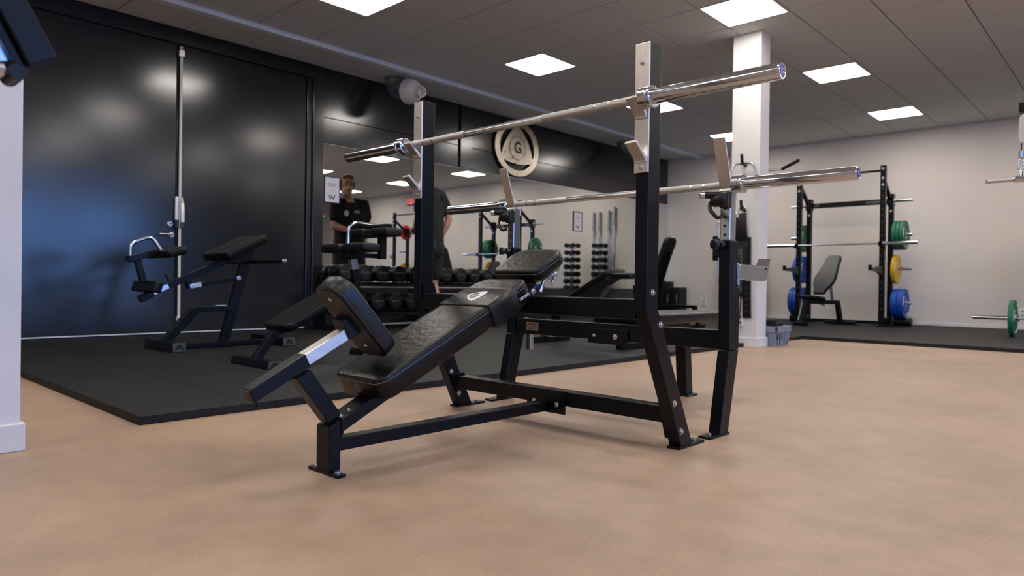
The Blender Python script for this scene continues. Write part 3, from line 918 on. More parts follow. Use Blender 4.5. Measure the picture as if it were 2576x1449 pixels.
# maker plate
bm = BM(); box(bm, -2.392, -2.310, 2.6775, 2.680, .361, .404); mp = T.part('maker_plate', bm, 'brass', bevel=.001, label='small stamped metal maker plate')
bm = BM()
for x in (-2.387, -2.315):
    for z in (.366, .399): lathe(bm, (x, 2.6775, z), (0, -1, 0), [(0, .003), (.0015, .0022)], 8)
T.part('rivets', bm, 'chrome_dull', mp)
bm = BM()
for q in ((-2.383, -2.330, .395, .3975), (-2.383, -2.350, .389, .3905), (-2.383, -2.352, .368, .3695), (-2.383, -2.345, .373, .3742)): box(bm, q[0], q[1], 2.6768, 2.6776, q[2], q[3])
T.part('stamped_lines', bm, 'ink', mp)
bm = BM()
for q in ((-2.334, .388), (-2.338, .381), (-2.328, .381)): lathe(bm, (q[0], 2.6776, q[1]), (0, -1, 0), [(0, .003), (.0008, .003)], 6)
T.part('stamped_mark', bm, 'ink', mp)
barbell((-1.905, 2.690, 1.019), 'bare chrome barbell resting on the flat bench adjustable uprights, lower of the two nearest bars', L=2.21)

# ------------------------------------------------------------------ chest-supported row machine by the black door
XM = -5.775
T = Thing('row_machine', (XM, 2.6, MZ), 'black chest-supported row machine with sloping pad standing by the black double door', 'weight machine')
def endcap(x, y0, y1, z0, z1, parent):
    bm = BM(); box(bm, x, x + .004, y0, y1, z0, z1); c = T.part('end_plate', bm, 'dull_plate', parent, bevel=.001, label='bare metal end plate with triangle mark')
    ym, h = (y0 + y1) / 2, z1 - z0
    bm = BM(); prism(bm, [(ym - .034, z0 + h * .22), (ym - .014, z0 + h * .82), (ym + .014, z0 + h * .82), (ym + .034, z0 + h * .22), (ym + .016, z0 + h * .22), (ym, z0 + h * .42), (ym - .016, z0 + h * .22)], 'x', x + .003, x + .0055); T.part('triangle_mark', bm, 'ink', parent)
for (y0, y1) in ((2.10, 2.205), (3.012, 3.130)):
    bm = BM(); prism(bm, [(y0, MZ), (y1, MZ), (y1 - .008, MZ + .075), (y0 + .008, MZ + .075)], 'x', -6.065, -5.485); f = T.part('cross_foot', bm, 'powder', bevel=.004)
    endcap(-5.485, y0 + .004, y1 - .004, MZ + .004, MZ + .071, f)
bm = BM(); box(bm, XM - .03, XM + .03, 2.19, 3.02, MZ + .004, MZ + .045); T.part('base_rail', bm, 'powder', bevel=.004)
bm = BM(); prism(bm, [(2.120, .113), (2.195, .100), (2.420, .338), (2.69, .338), (2.69, .382), (2.385, .382), (2.352, .372)], 'x', XM - .035, XM + .035); T.part('front_frame', bm, 'powder', bevel=.006)
bm = BM(); box(bm, XM - .03, XM + .03, 2.55, 2.64, .382, .388); T.part('step_plate', bm, 'steel', bevel=.001)
bm = BM(); prism(bm, [(2.592, .083), (2.668, .083), (2.842, .745), (2.765, .745)], 'x', XM - .03, XM + .03); T.part('rear_post', bm, 'powder', bevel=.004)
ad = V((.485, .254)).normalized(); an = V((-ad.y, ad.x))
def arm(a, c, hw, x0, x1, nm, m, **k):
    bm = BM(); prism(bm, [tuple(a + an * hw), tuple(a - an * hw), tuple(c - an * hw), tuple(c + an * hw)], 'x', x0, x1); return T.part(nm, bm, m, bevel=.003, **k)
arm(V((2.17, .545)), V((2.72, .800)), .024, XM - .028, XM + .028, 'main_arm', 'powder')
arm(V((1.99, .456)), V((2.20, .560)), .020, XM - .024, XM + .024, 'chrome_extension', 'chrome_dull', label='bare chrome extension bar')
arm(V((1.965, .440)), V((2.06, .488)), .026, XM - .03, XM + .03, 'arm_end', 'powder')
bm = BM(); beam(bm, (XM, 2.345, .545), (XM, 2.745, .618), .045, .036); T.part('lift_strut', bm, 'powder', bevel=.003)
bm = BM(); beam(bm, (XM, 2.36, .5475), (XM, 2.43, .560), .047, .038); T.part('strut_plate', bm, 'steel', bevel=.002)
bm = BM(); prism(bm, [(2.30, .60), (2.335, .62), (2.365, .545), (2.33, .525)], 'x', XM - .034, XM + .034); T.part('strut_lug', bm, 'powder', bevel=.003)
for (yy, zz, xx) in ((2.348, .546, XM + .034), (2.742, .618, XM + .030)):
    bm = BM(); bolt(bm, (xx, yy, zz), (1, 0, 0), .013); T.part('pivot_bolt', bm, 'bolt')
bm = BM(); lathe(bm, (XM + .0, 2.18, .585), (0, -.35, 1), [(0, .008), (.04, .008), (.042, .018), (.056, .018)], 14); T.part('pop_pin', bm, 'plastic_black')
bm = BM(); prism(bm, [(1.920, .757), (1.962, .757), (2.015, .575), (1.968, .575)], 'x', XM - .025, XM + .025); T.part('foot_post', bm, 'powder', bevel=.003)
bm = BM(); slab(bm, rrect(.48, .082, .012), (XM, 2.045, .532), (1, 0, 0), (0, .25, .97), .06, .010, 3); T.part('ankle_roller', bm, 'rubber')
bm = BM(); prism(bm, [(1.865, .735), (1.900, .725), (2.10, .800), (2.10, .838), (1.868, .762)], 'x', XM - .03, XM + .03); T.part('head_arm', bm, 'powder', bevel=.004)
for sx in (0.0,):
    bm = BM(); tube(bm, bend([(XM + sx, 1.895, .77), (XM + sx, 1.895, .87), (XM + sx, 2.045, .935), (XM + sx, 2.115, .83)], .045), .0145, 12); T.part('grip_handle', bm, 'chrome_dull')
bm = BM(); box(bm, XM - .045, XM + .045, 1.870, 1.905, .742, .776); T.part('handle_crossbar', bm, 'powder', bevel=.004)
hv = V((0, .965, .262))
bm = BM(); slab(bm, rrect(.50, .165, .03, 5, .05), (XM, 2.165, .782), (1, 0, 0), hv, .062, .016, 4, .01); hp_ = T.part('head_pad', bm, 'leather')
mv = V((0, .89, .456))
for cx_ in (XM - .119, XM + .119):
    bm = BM(); slab(bm, rrect(.236, .385, .022), (cx_, 2.735, .842), (1, 0, 0), mv, .072, .012, 4, .008); mp_ = T.part('chest_pad', bm, 'leather')
    bm = BM(); ringline(bm, rrect(.236, .385, .022), (cx_, 2.735, .842), (1, 0, 0), mv, .003, .065, .001); T.part('stitching', bm, 'stitch', mp_)
bm = BM(); prism(bm, [(2.62, .745), (2.90, .905), (2.885, .865), (2.855, .745), (2.80, .745)], 'x', XM - .03, XM + .03); T.part('pad_mount', bm, 'powder', bevel=.003)
bm = BM(); cyl(bm, (XM - .36, 2.83, .757), (XM + .63, 2.83, .757), .0165, seg=16); T.part('side_handle', bm, 'rubber')
bm = BM(); lathe(bm, (XM + .625, 2.83, .757), (1, 0, 0), [(0, .0185), (.012, .0185), (.016, .013)], 16); T.part('handle_cap', bm, 'chrome_dull')

# ------------------------------------------------------------------ abdominal bench with leg pads
XA = -4.34
T = Thing('abdominal_bench', (XA, 2.65, MZ), 'black sit-up bench with stacked leg pads and chrome handle, behind the decline bench', 'weight bench')
for (y0, y1) in ((2.135, 2.245), (3.08, 3.19)):
    bm = BM(); prism(bm, [(y0, MZ), (y1, MZ), (y1 - .02, MZ + .05), (y0 + .02, MZ + .05)], 'x', -4.598, -4.085); f = T.part('cross_foot', bm, 'powder', bevel=.005)
    endcap(-4.085, y0 + .012, y1 - .012, MZ + .004, MZ + .047, f)
bm = BM(); prism(bm, [(2.160, .08), (2.215, .07), (2.335, .225), (2.44, .285), (2.42, .325), (2.285, .25)], 'x', XA - .03, XA + .03); T.part('front_leg', bm, 'powder', bevel=.005)
sl3 = math.atan2(.145, .274)
v3 = V((0, math.cos(sl3), math.sin(sl3))); n3 = V((1, 0, 0)).cross(v3)
o3 = rrect(.345, .57, .05)
c3 = V((XA, 2.315, .302)) + v3 * .285 - n3 * .055
bm = BM(); slab(bm, o3, c3, (1, 0, 0), v3, .055, .012, 4, .01); p3 = T.part('bench_pad', bm, 'leather')
bm = BM(); ringline(bm, o3, c3, (1, 0, 0), v3, .003, .049, .001); T.part('stitching', bm, 'stitch', p3)
bm = BM(); beam(bm, V((XA, 2.40, .282)), V((XA, 2.99, .590)), .06, .05); T.part('spine', bm, 'powder', bevel=.004)
bm = BM(); prism(bm, [(2.72, .46), (2.79, .49), (3.165, .085), (3.105, .085)], 'x', XA - .03, XA + .03); T.part('rear_leg', bm, 'powder', bevel=.004)
bm = BM(); beam(bm, (XA, 2.965, .60), (XA, 2.925, .79), .05, .045); T.part('roller_post', bm, 'powder', bevel=.003)
bm = BM(); beam(bm, (XA, 2.946, .69), (XA, 2.931, .765), .052, .047); cp = T.part('chrome_sleeve', bm, 'chrome_dull', bevel=.002)
bm = BM(); lathe(bm, (XA + .005, 2.910, .715), (0, -1, -.1), [(0, .006), (.002, .006)], 12); T.part('pin_hole', bm, 'ink', cp)
bm = BM(); box(bm, XA - .05, XA + .05, 2.86, 3.19, .780, .812); T.part('roller_arm', bm, 'powder', bevel=.004)
for sx in (-1, 1):
    x0, x1 = (XA + .030, XA + .285) if sx > 0 else (XA - .285, XA - .030)
    bm = BM(); slab(bm, rrect(x1 - x0, .145, .022), ((x0 + x1) / 2, 2.905, .814), (1, 0, 0), (0, 1, -.03), .062, .016, 4, .012); T.part('lower_pad', bm, 'leather_smooth')
    x0, x1 = (XA + .04, XA + .250) if sx > 0 else (XA - .250, XA - .04)
    bm = BM(); slab(bm, rrect(x1 - x0, .15, .022), ((x0 + x1) / 2, 3.125, .938), (1, 0, 0), (0, 1, 0), .062, .016, 4, .012); T.part('upper_pad', bm, 'leather_smooth')
bm = BM(); box(bm, XA + .07, XA + .12, 3.10, 3.15, .77, .94); T.part('upper_post', bm, 'powder', bevel=.003)
bm = BM(); box(bm, XA - .14, XA + .14, 3.13, 3.185, 1.0, 1.035); T.part('top_bar', bm, 'powder', bevel=.004)
bm = BM(); tube(bm, bend([(XA, 2.89, .87), (XA, 2.895, 1.0), (XA, 2.955, 1.036), (XA, 3.13, 1.026)], .05), .0135, 12); T.part('hand_grip', bm, 'chrome')

# ------------------------------------------------------------------ dumbbell rack and dumbbells
T = Thing('dumbbell_rack', (-6.95, 6.0, MZ), 'black two-shelf dumbbell rack standing under the wall mirror', 'rack')
RY0, RY1 = 4.40, 7.62
for y in (RY0, RY1 - .06, (RY0 + RY1) / 2):
    bm = BM(); prism(bm, [(-7.28, MZ), (-6.74, MZ), (-6.74, MZ + .06), (-7.02, MZ + .06), (-7.16, .66), (-7.23, .66)], 'y', y, y + .06); T.part('end_frame', bm, 'powder', bevel=.004)
for z in (.225, .565):
    for x in (-7.13, -6.84):
        bm = BM(); box(bm, x - .02, x + .02, RY0, RY1, z - (.03 if x > -7 else .0), z + (.005 if x > -7 else .035)); T.part('shelf_rail', bm, 'powder', bevel=.004)
    bm = BM(); box(bm, -6.815, -6.80, RY0, RY1, z - .032, z - .020); T.part('shelf_edge', bm, 'steel' if z > .4 else 'powder', bevel=.002)
bm = BM(); box(bm, -6.80, -6.76, RY0, RY1, MZ + .05, MZ + .07); T.part('base_rail', bm, 'steel', bevel=.003)
def make_db(loc, label, group):
    T = Thing('dumbbell', loc, label, 'dumbbell', group)
    x, y, z = loc
    for s in (-1, 1):
        bm = BM(); lathe(bm, (x + s * .065, y, z), (s, 0, 0), [(0, .084), (.006, .098), (.075, .101), (.098, .098), (.106, .088), (.108, .066), (.104, .060)], 28); h = T.part('head', bm, 'rubber')
        if s > 0:
            bm = BM(); lathe(bm, (x + .168, y, z), (1, 0, 0), [(0, .060), (.004, .060), (.005, .056)], 24); T.part('face_disc', bm, 'plastic_black', h)
            T.mesh('maker_name', textmesh('Gymleco', .029, (x + .1735, y + .008, z + .012), (0, 1, 0), (0, 0, 1), .0003), 'label_grey', h)
            bm = BM(); prism(bm, [(y - .062, z + .004), (y - .050, z + .026), (y - .038, z + .004)], 'x', x + .1725, x + .1736); T.part('triangle_mark', bm, 'label_grey', h)
    bm = BM(); cyl(bm, (x - .066, y, z), (x + .066, y, z), .0165, seg=16); T.part('handle', bm, 'chrome_dull')
    return T.o
proto = None
for row, (z, y0, n) in enumerate(((.702, 4.53, 12), (.362, 4.475, 12))):
    nm = ('upper', 'lower')[row]
    for k in range(n):
        loc = (-6.985, y0 + .2555 * k, z)
        lab = 'black round dumbbell, %s from the left on the %s rack shelf' % (ORD[k], nm)
        gp = 'dumbbells on the %s shelf' % nm
        if proto is None:
            proto = make_db(loc, lab, gp)
            o = proto
        else:
            o = dup(proto, loc, lab, gp)
        if row == 1 and 1 <= k <= 3:
            me = textmesh(('22,5', '20', '17')[k - 1], .024, (.1736, 0, -.028), (0, 1, 0), (0, 0, 1), .0003)
            h = [c for c in o.children if c.name.startswith('head')][1]
            link('weight_number', me, M['label_grey'], h)

# ------------------------------------------------------------------ ventilation ducts
def duct(yc, label, nozzle):
    xd = -7.02
    T = Thing('ventilation_duct', (xd, yc, HC), label, 'ventilation duct')
    bm = BM(); lathe(bm, (xd, yc, HC + .01), (0, 0, -1), [(0, .125), (.035, .125), (.04, .118), (.10, .118)], 32); b_ = T.part('collar', bm, 'galv')
    cpts = [(xd, yc, HC - .05), (xd, yc, HC - .16), (xd + .24, yc + .03, HC - .20)]
    bm = BM()
    p = [V(q) for q in cpts]
    cu = [p[0] * (1 - t) ** 2 + p[1] * 2 * t * (1 - t) + p[2] * t * t for t in [i / 5 for i in range(6)]]
    tube(bm, cu, .112, 28); T.part('elbow', bm, 'galv', bevel=0)
    d = (p[2] - p[1]).normalized()
    if nozzle:
        dd = V((.98, .06, -.18)).normalized()
        q = cu[-1] - dd * .02
        bm = BM(); lathe(bm, q, dd, [(0, .118), (.02, .150), (.030, .158), (.042, .153), (.08, .149), (.12, .136), (.155, .113), (.18, .089), (.20, .073), (.225, .065), (.26, .063), (.27, .066), (.265, .056), (.2, .045)], 36); T.part('nozzle', bm, 'nozzle', label='off-white bulb-shaped jet nozzle')
    else:
        bm = BM(); lathe(bm, cu[-1], d, [(0, .115), (.03, .135), (.16, .128), (.19, .10), (.18, .09)], 30); T.part('nozzle', bm, 'plastic_black')
duct(5.33, 'galvanised elbow duct with white jet nozzle hanging from the ceiling over the mirror', True)
duct(10.42, 'dark elbow duct under the ceiling near the far corner of the black wall', False)

# ------------------------------------------------------------------ power racks with plates, along the back wall
def plate(loc, s, d, m, th, label, group, word=False):
    """bumper plate on a peg along X, d = outer diameter"""
    T = Thing('weight_plate', loc, label, 'weight plate', group)
    x, y, z = loc
    R_ = d / 2
    bm = BM(); lathe(bm, (x - th / 2, y, z), (1, 0, 0), [(0, R_ * .62), (th * .12, R_ * .70), (th * .02, R_ * .84), (th * .02, R_ * .97), (th * .12, R_), (th * .88, R_), (th * .98, R_ * .97), (th * .98, R_ * .84), (th * .86, R_ * .70), (th, R_ * .62), (th, .05)], 40); b_ = T.part('bumper', bm, m)
    bm = BM(); lathe(bm, (x - th / 2 - .002, y, z), (1, 0, 0), [(0, .052), (th + .004, .052), (th + .004, .028), (0, .028)], 24); T.part('hub', bm, 'steel')
    for sd in (1, -1):
        for k in range(3):
            a0 = .4 + k * 2 * PI / 3
            pts = [V((x + sd * (th / 2 + .0006), y + math.cos(a0 + t * .16) * R_ * .78, z + math.sin(a0 + t * .16) * R_ * .78)) for t in range(6)]
            bm = BM(); tube(bm, pts, .008 if word else .006, 6); T.part('lettering_band', bm, 'label_white', b_)
    return T
def power_rack(x0, x1, label, left, right, bar_label, side):
    yf, yr = 11.38, 11.82
    T = Thing('power_rack', ((x0 + x1) / 2, 11.6, MZ), label, 'power rack', 'power racks along the back wall')
    hw = .036
    for x in (x0, x1):
        sx = -1 if x == x0 else 1
        bm = BM(); box(bm, x - hw, x + hw, yf - hw, yf + hw, MZ + .012, 2.45); f = T.part('front_upright', bm, 'powder', bevel=.004)
        for k in range(20):
            bm = BM(); lathe(bm, (x, yf - hw, .30 + .10 * k), (0, -1, 0), [(0, .009), (.001, .009)], 8); T.part('pin_hole', bm, 'label_grey', f)
        bm = BM(); box(bm, x - hw, x + hw, yr - hw, yr + hw, MZ + .012, 2.06); T.part('rear_upright', bm, 'powder', bevel=.004)
        bm = BM(); box(bm, x - .07, x + .07, yf - .10, yr + .42, MZ, MZ + .014); T.part('floor_plate', bm, 'powder', bevel=.003)
        bm = BM(); beam(bm, (x, yf + .02, 2.235), (x, yr, 1.93), .05, .05); T.part('brace', bm, 'powder', bevel=.003)
        bm = BM(); box(bm, x - hw - .008, x + hw + .008, yr - .07, yr + .05, 1.88, 2.065); T.part('gusset', bm, 'powder', bevel=.004)
        bm = BM(); box(bm, x - hw * .8, x + hw * .8, yf, yr, .10, .16); T.part('side_rail', bm, 'powder', bevel=.003)
        for (yy, zz) in ((yf, 2.26), (yf, 2.16), (yf, 2.40)):
            bm = BM(); bolt(bm, (x, yy - hw, zz), (0, -1, 0), .013); T.part('bolt', bm, 'bolt')
        for (yy, zz) in ((yr, 1.97), (yr, 1.80), ):
            bm = BM(); bolt(bm, (x, yy - hw - (.04 if zz > 1.9 else 0), zz), (0, -1, 0), .013); T.part('bolt', bm, 'bolt')
        bm = BM(); prism(bm, [(yf - .035, .80), (yf - .035, .945), (10.81, .900), (10.81, .945), (10.775, .945), (10.775, .868), (10.83, .862), (11.10, .855)], 'x', x - .022, x + .022); T.part('spotter_arm', bm, 'powder', bevel=.004)
        bm = BM(); prism(bm, [(yf - .036, 1.34), (yf - .036, 1.235), (yf - .075, 1.235), (yf - .115, 1.245), (yf - .125, 1.305), (yf - .110, 1.305), (yf - .098, 1.262), (yf - .05, 1.262), (yf - .05, 1.34)], 'x', x - .028, x + .028); T.part('bar_cup', bm, 'powder', bevel=.003)
        for zz in (1.96, 1.432, .912, .390):
            bm = BM(); lathe(bm, (x + sx * hw, yr, zz), (sx, 0, 0), [(0, .045), (.008, .045), (.010, .0245), (.26, .0245), (.263, .021)], 20); T.part('storage_peg', bm, 'chrome_dull')
        bm = BM(); cyl(bm, (x + sx * .05, yr + .03, .10), (x + sx * .30, yr + .03, .10), .062, seg=20); T.part('barbell_holder', bm, 'rubber')
    bm = BM(); cyl(bm, (x0, yf, 2.375), (x1, yf, 2.375), .016, seg=14); T.part('chin_bar', bm, 'powder')
    bm = BM(); box(bm, x0, x1, yr - .03, yr + .03, 1.915, 1.995); bb = T.part('name_beam', bm, 'powder', bevel=.003)
    for (xx, w) in ((x1 - .23, .26), (x0 + .12, .09)):
        for k in range(int(w / .03)):
            xk = xx - w / 2 + .03 * k
            bm = BM(); prism(bm, [(xk, 1.935), (xk + .02, 1.935), (xk + .03, 1.978), (xk + .01, 1.978)], 'y', yr - .0312, yr - .0298); T.part('beam_mark', bm, 'label_grey', bb)
    bm = BM(); box(bm, x0, x1, yr - .035, yr + .035, MZ + .014, MZ + .06); T.part('rear_rail', bm, 'powder', bevel=.003)
    n_ = 0
    for sx, x, spec in ((-1, x0, left), (1, x1, right)):
        for (zz, m, cnt, dia, th) in spec:
            for k in range(cnt):
                xx = x + sx * (hw + .018 + th * (k + .5) + .0015 * k)
                who = ('outermost' if k == cnt - 1 else 'innermost' if k == 0 else ORD[k]) if cnt > 1 else 'only'
                plate((xx, yr, zz - .008), sx, dia, m, th, '%s %s bumper plate on the %s peg %s, %s' % (who, m, {1.432: 'upper', .912: 'middle', .390: 'lower', 1.96: 'topmost'}[zz], 'left' if sx < 0 else 'right', side), 'bumper plates on the power racks', True)
    if bar_label:
        barbell(((x0 + x1) / 2, yf - .083, 1.279), bar_label, L=2.2, blue=False, knurl=False)
power_rack(-4.262, -3.030, 'black power rack with green, yellow and blue plates, right of the white column',
           [(1.432, 'green', 1, .45, .06), (.912, 'blue', 2, .45, .07), (.390, 'blue', 3, .45, .07)],
           [(1.432, 'green', 3, .45, .052), (.912, 'yellow', 1, .45, .055), (.390, 'blue', 2, .45, .085)],
           'steel barbell racked on the power rack right of the white column', 'rack beside the column')
power_rack(-0.980, 0.250, 'black power rack with red plate, seen in the mirror, right of the frame edge',
           [(1.432, 'green', 1, .45, .06), (.912, 'yellow', 1, .45, .05)],
           [(1.96, 'red', 1, .40, .03), (.912, 'yellow', 1, .45, .05), (.390, 'blue', 2, .45, .07)],
           None, 'rack by the window side')

# adjustable bench inside the rack
def adj_bench(loc, rz, label, ang=58, seat=.44):
    T = Thing('adjustable_bench', loc, label, 'weight bench', 'adjustable benches')
    x, y, z = loc   # built along +Y: seat towards -Y
    a = math.radians(ang)
    bd_ = V((0, math.cos(a), math.sin(a)))
    base = V((x, y + .02, z + seat + .03))
    ol = rrect(.27, .72, .03, 5, .09)
    ol = [(u * (1.0 if v < -.05 else 1.0 - .22 * max(0, (v + .05) / .41)) * (1.22 if -.2 < v < .1 else 1.0), v) for u, v in ol]
    ol = []
    for (u, v) in ((.085, -.36), (.10, -.30), (.165, -.16), (.172, -.06), (.15, .06), (.125, .20), (.118, .30), (.10, .35), (.07, .36)):
        ol.append((u, v))
    ol = ol + [(-u, v) for u, v in ol[::-1]]
    bm = BM(); slab(bm, ol, base + bd_ * .36, (1, 0, 0), bd_, .055, .014, 4, .008); T.part('backrest', bm, 'leather')
    bm = BM(); slab(bm, rrect(.30, .30, .05), V((x, y - .17, z + seat - .045)), (1, 0, 0), (0, 1, -.12), .055, .014, 4, .008); T.part('seat', bm, 'leather')
    bm = BM(); beam(bm, (x, y - .32, z + seat - .075), (x, y + .52, z + seat - .085), .06, .06); T.part('spine', bm, 'powder', bevel=.004)
    bm = BM(); beam(bm, (x, y - .30, z + seat - .08), (x, y - .43, z + .03), .06, .06); T.part('front_leg', bm, 'powder', bevel=.004)
    bm = BM(); beam(bm, (x, y + .50, z + seat - .10), (x, y + .58, z + .03), .07, .06); T.part('rear_leg', bm, 'powder', bevel=.004)
    bm = BM(); box(bm, x - .11, x + .11, y - .47, y - .40, z, z + .05); T.part('front_foot', bm, 'powder', bevel=.006)
    bm = BM(); box(bm, x - .25, x + .25, y + .54, y + .61, z, z + .05); T.part('rear_foot', bm, 'powder', bevel=.006)
    bm = BM(); beam(bm, (x, y + .36, z + seat - .08), base + bd_ * .42 - V((1, 0, 0)).cross(bd_) * .01, .035, .03); T.part('support_strut', bm, 'chrome_dull', bevel=.003)
    bm = BM(); beam(bm, (x - .045, y - .33, z + seat - .09), (x - .045, y - .42, z + .08), .02, .03); T.part('adjuster', bm, 'chrome_dull', bevel=.003)
    bm = BM(); tube(bm, bend([(x - .03, y + .05, z + seat - .10), (x + .10, y + .05, z + seat - .14), (x + .12, y + .05, z + seat - .20)], .03), .010, 8); T.part('pull_handle', bm, 'chrome_dull')
    T.o.rotation_euler.z = rz
    return T
adj_bench((-3.76, 10.85, MZ), -.24, 'black adjustable bench standing inside the power rack beside the column', 54, .43)

# ------------------------------------------------------------------ things hung on the white column
CY = 6.70
def hook(z, x=-3.055):
    T = Thing('wall_hook', (x, CY, z), 'black storage hook on the white column, %s of two' % ('upper' if z > 1.6 else 'lower'), 'hook', 'hooks on the column')
    bm = BM(); lathe(bm, (x, CY, z - .02), (0, -1, 0), [(0, .022), (.008, .022), (.01, .018)], 14); T.part('hook_base', bm, 'plastic_black')
    bm = BM(); tube(bm, bend([(x, CY - .005, z - .02), (x, CY - .075, z - .02), (x, CY - .09, z + .07)], .03), .015, 10); T.part('hook_arm', bm, 'plastic_black')
hook(1.855); hook(1.395)
T = Thing('double_row_grip', (-3.055, CY - .05, 1.70), 'chrome double row handle with short grips hanging from the column upper hook', 'cable handle', 'cable attachments')
bm = BM(); tube(bm, bend([(-3.205, CY - .06, 1.70), (-3.145, CY - .05, 1.835), (-2.965, CY - .05, 1.835), (-2.905, CY - .06, 1.70)], .03), .0105, 10); T.part('bow', bm, 'chrome_dull')
for sx in (-3.205, -2.905):
    bm = BM(); cyl(bm, (sx, CY - .14, 1.70), (sx, CY - .015, 1.70), .014, seg=14); T.part('grip', bm, 'chrome_dull')
bm = BM(); prism(bm, [(-3.10, 1.825), (-3.01, 1.825), (-3.02, 1.85), (-3.09, 1.85)], 'y', CY - .056, CY - .044); T.part('eye_plate', bm, 'chrome', bevel=.002)
bm = BM(); cyl(bm, (-3.075, CY - .05, 1.825), (-3.075, CY - .05, 1.775), .006, seg=8); T.part('eye_link', bm, 'chrome')
T = Thing('lat_bar', (-3.05, 6.975, 1.84), 'wide bent pulldown bar with black rubber grip sticking out behind the white column', 'cable handle', 'cable attachments')
bm = BM(); tube(bm, bend([(-3.42, 6.96, 1.79), (-3.30, 6.96, 1.795), (-2.795, 6.96, 1.795), (-2.775, 6.96, 1.797)], .03), .0125, 10); T.part('bar', bm, 'chrome_dull')
bm = BM(); cyl(bm, (-2.790, 6.96, 1.793), (-2.615, 6.96, 1.868), .0165, seg=14); T.part('grip', bm, 'rubber')
bm = BM(); lathe(bm, (-3.42, 6.96, 1.79), (-1, 0, 0), [(0, .016), (.02, .016), (.024, .01)], 12); T.part('bar_end', bm, 'chrome')
bm = BM(); box(bm, -3.07, -3.04, 6.915, 6.965, 1.785, 1.81); T.part('hanger', bm, 'plastic_black', bevel=.003)
# weight belt and straps on the lower hook
T = Thing('weight_belt', (-3.04, CY - .04, .30), 'long black lifting belt with grey lettering hanging on the column lower hook', 'belt', 'belts and straps on the column')
def strap(x0, x1, w0, w1, y, z0, z1, name, m, th=.012):
    bm = BM(); n = 10; R = []
    for i in range(n + 1):
        t = i / n
        xx = x0 + (x1 - x0) * t; w = w0 + (w1 - w0) * t; z = z0 + (z1 - z0) * t
        yy = y - .012 * math.sin(t * PI)
        R.append([bm.verts.new(p) for p in ((xx - w / 2, yy + th / 2, z), (xx + w / 2, yy + th / 2, z), (xx + w / 2, yy - th / 2, z), (xx - w / 2, yy - th / 2, z))])
    rings(bm, R); return T.part(name, bm, m, bevel=.002)
b0 = strap(-3.052, -3.055, .075, .115, CY - .045, 1.34, 1.06, 'belt_top', 'leather_smooth')
b1 = strap(-3.055, -3.065, .118, .105, CY - .045, 1.06, .50, 'belt_body', 'leather_smooth')
strap(-3.01, -3.005, .075, .088, CY - .025, 1.10, .29, 'belt_tail', 'leather_smooth')
for k in range(10):
    bm = BM(); lathe(bm, (-3.006, CY - .044, .36 + .06 * k), (0, -1, 0), [(0, .006), (.002, .005)], 8); T.part('eyelet', bm, 'bolt')
T.mesh('lettering', textmesh('BETTER BODIES', .062, (-3.070, CY - .0645, .985), (0, 0, -1), (1, 0, 0), .0005, align='LEFT', bold=.0012), 'label_grey', b1)
bm = BM(); tube(bm, bend([(-3.095, CY - .05, 1.36), (-3.075, CY - .05, 1.40), (-3.03, CY - .05, 1.40), (-3.01, CY - .05, 1.36)], .01), .008, 8); T.part('buckle', bm, 'chrome_dull')
T = Thing('cable_rope', (-3.115, CY - .03, .18), 'black strap with carabiner hanging left of the lifting belt on the column', 'strap', 'belts and straps on the column')
bm = BM(); tube(bm, bend([(-3.12, CY - .03, 1.30), (-3.13, CY - .03, .80), (-3.105, CY - .03, .45), (-3.12, CY - .03, .12)], .1), .013, 8); T.part('strap', bm, 'rubber')
bm = BM(); tube(bm, bend([(-3.10, CY - .05, .56), (-3.05, CY - .06, .53), (-3.07, CY - .05, .30), (-3.10, CY - .04, .16)], .05), .006, 8); T.part('cord', bm, 'rubber')
bm = BM(); tube(bm, [V((-3.12 + .016 * math.cos(i * PI / 8), CY - .032, 1.32 + .028 * math.sin(i * PI / 8))) for i in range(16)], .005, 6, True); T.part('carabiner', bm, 'chrome')
# single grip on the side of the column
T = Thing('stirrup_handle', (-3.30, 6.74, .60), 'long chrome loop with black foam block hanging on the left side of the column', 'cable handle', 'cable attachments')
bm = BM(); tube(bm, bend([(-3.215, 6.74, 1.28), (-3.36, 6.74, 1.27), (-3.375, 6.74, 1.22), (-3.335, 6.74, .60), (-3.28, 6.74, .585), (-3.22, 6.74, .59)], .03), .008, 8); T.part('loop', bm, 'chrome_dull')
bm = BM(); slab(bm, rrect(.16, .20, .03), (-3.31, 6.77, 1.0), (1, 0, 0), (0, 0, 1), .07, .015, 3, .01); fb = T.part('foam_block', bm, 'rubber')
bm = BM(); slab(bm, rrect(.05, .26, .015), (-3.385, 6.765, 1.0), (1, 0, 0), (0, 0, 1), .05, .012, 3, .01); T.part('foam_rib', bm, 'rubber')
bm = BM(); box(bm, -3.285, -3.235, 6.695, 6.702, .985, 1.03); T.part('tag', bm, 'paper', fb)
bm = BM(); cyl(bm, (-3.203, 6.74, 1.28), (-3.25, 6.74, 1.28), .012, seg=10); T.part('peg', bm, 'plastic_black')

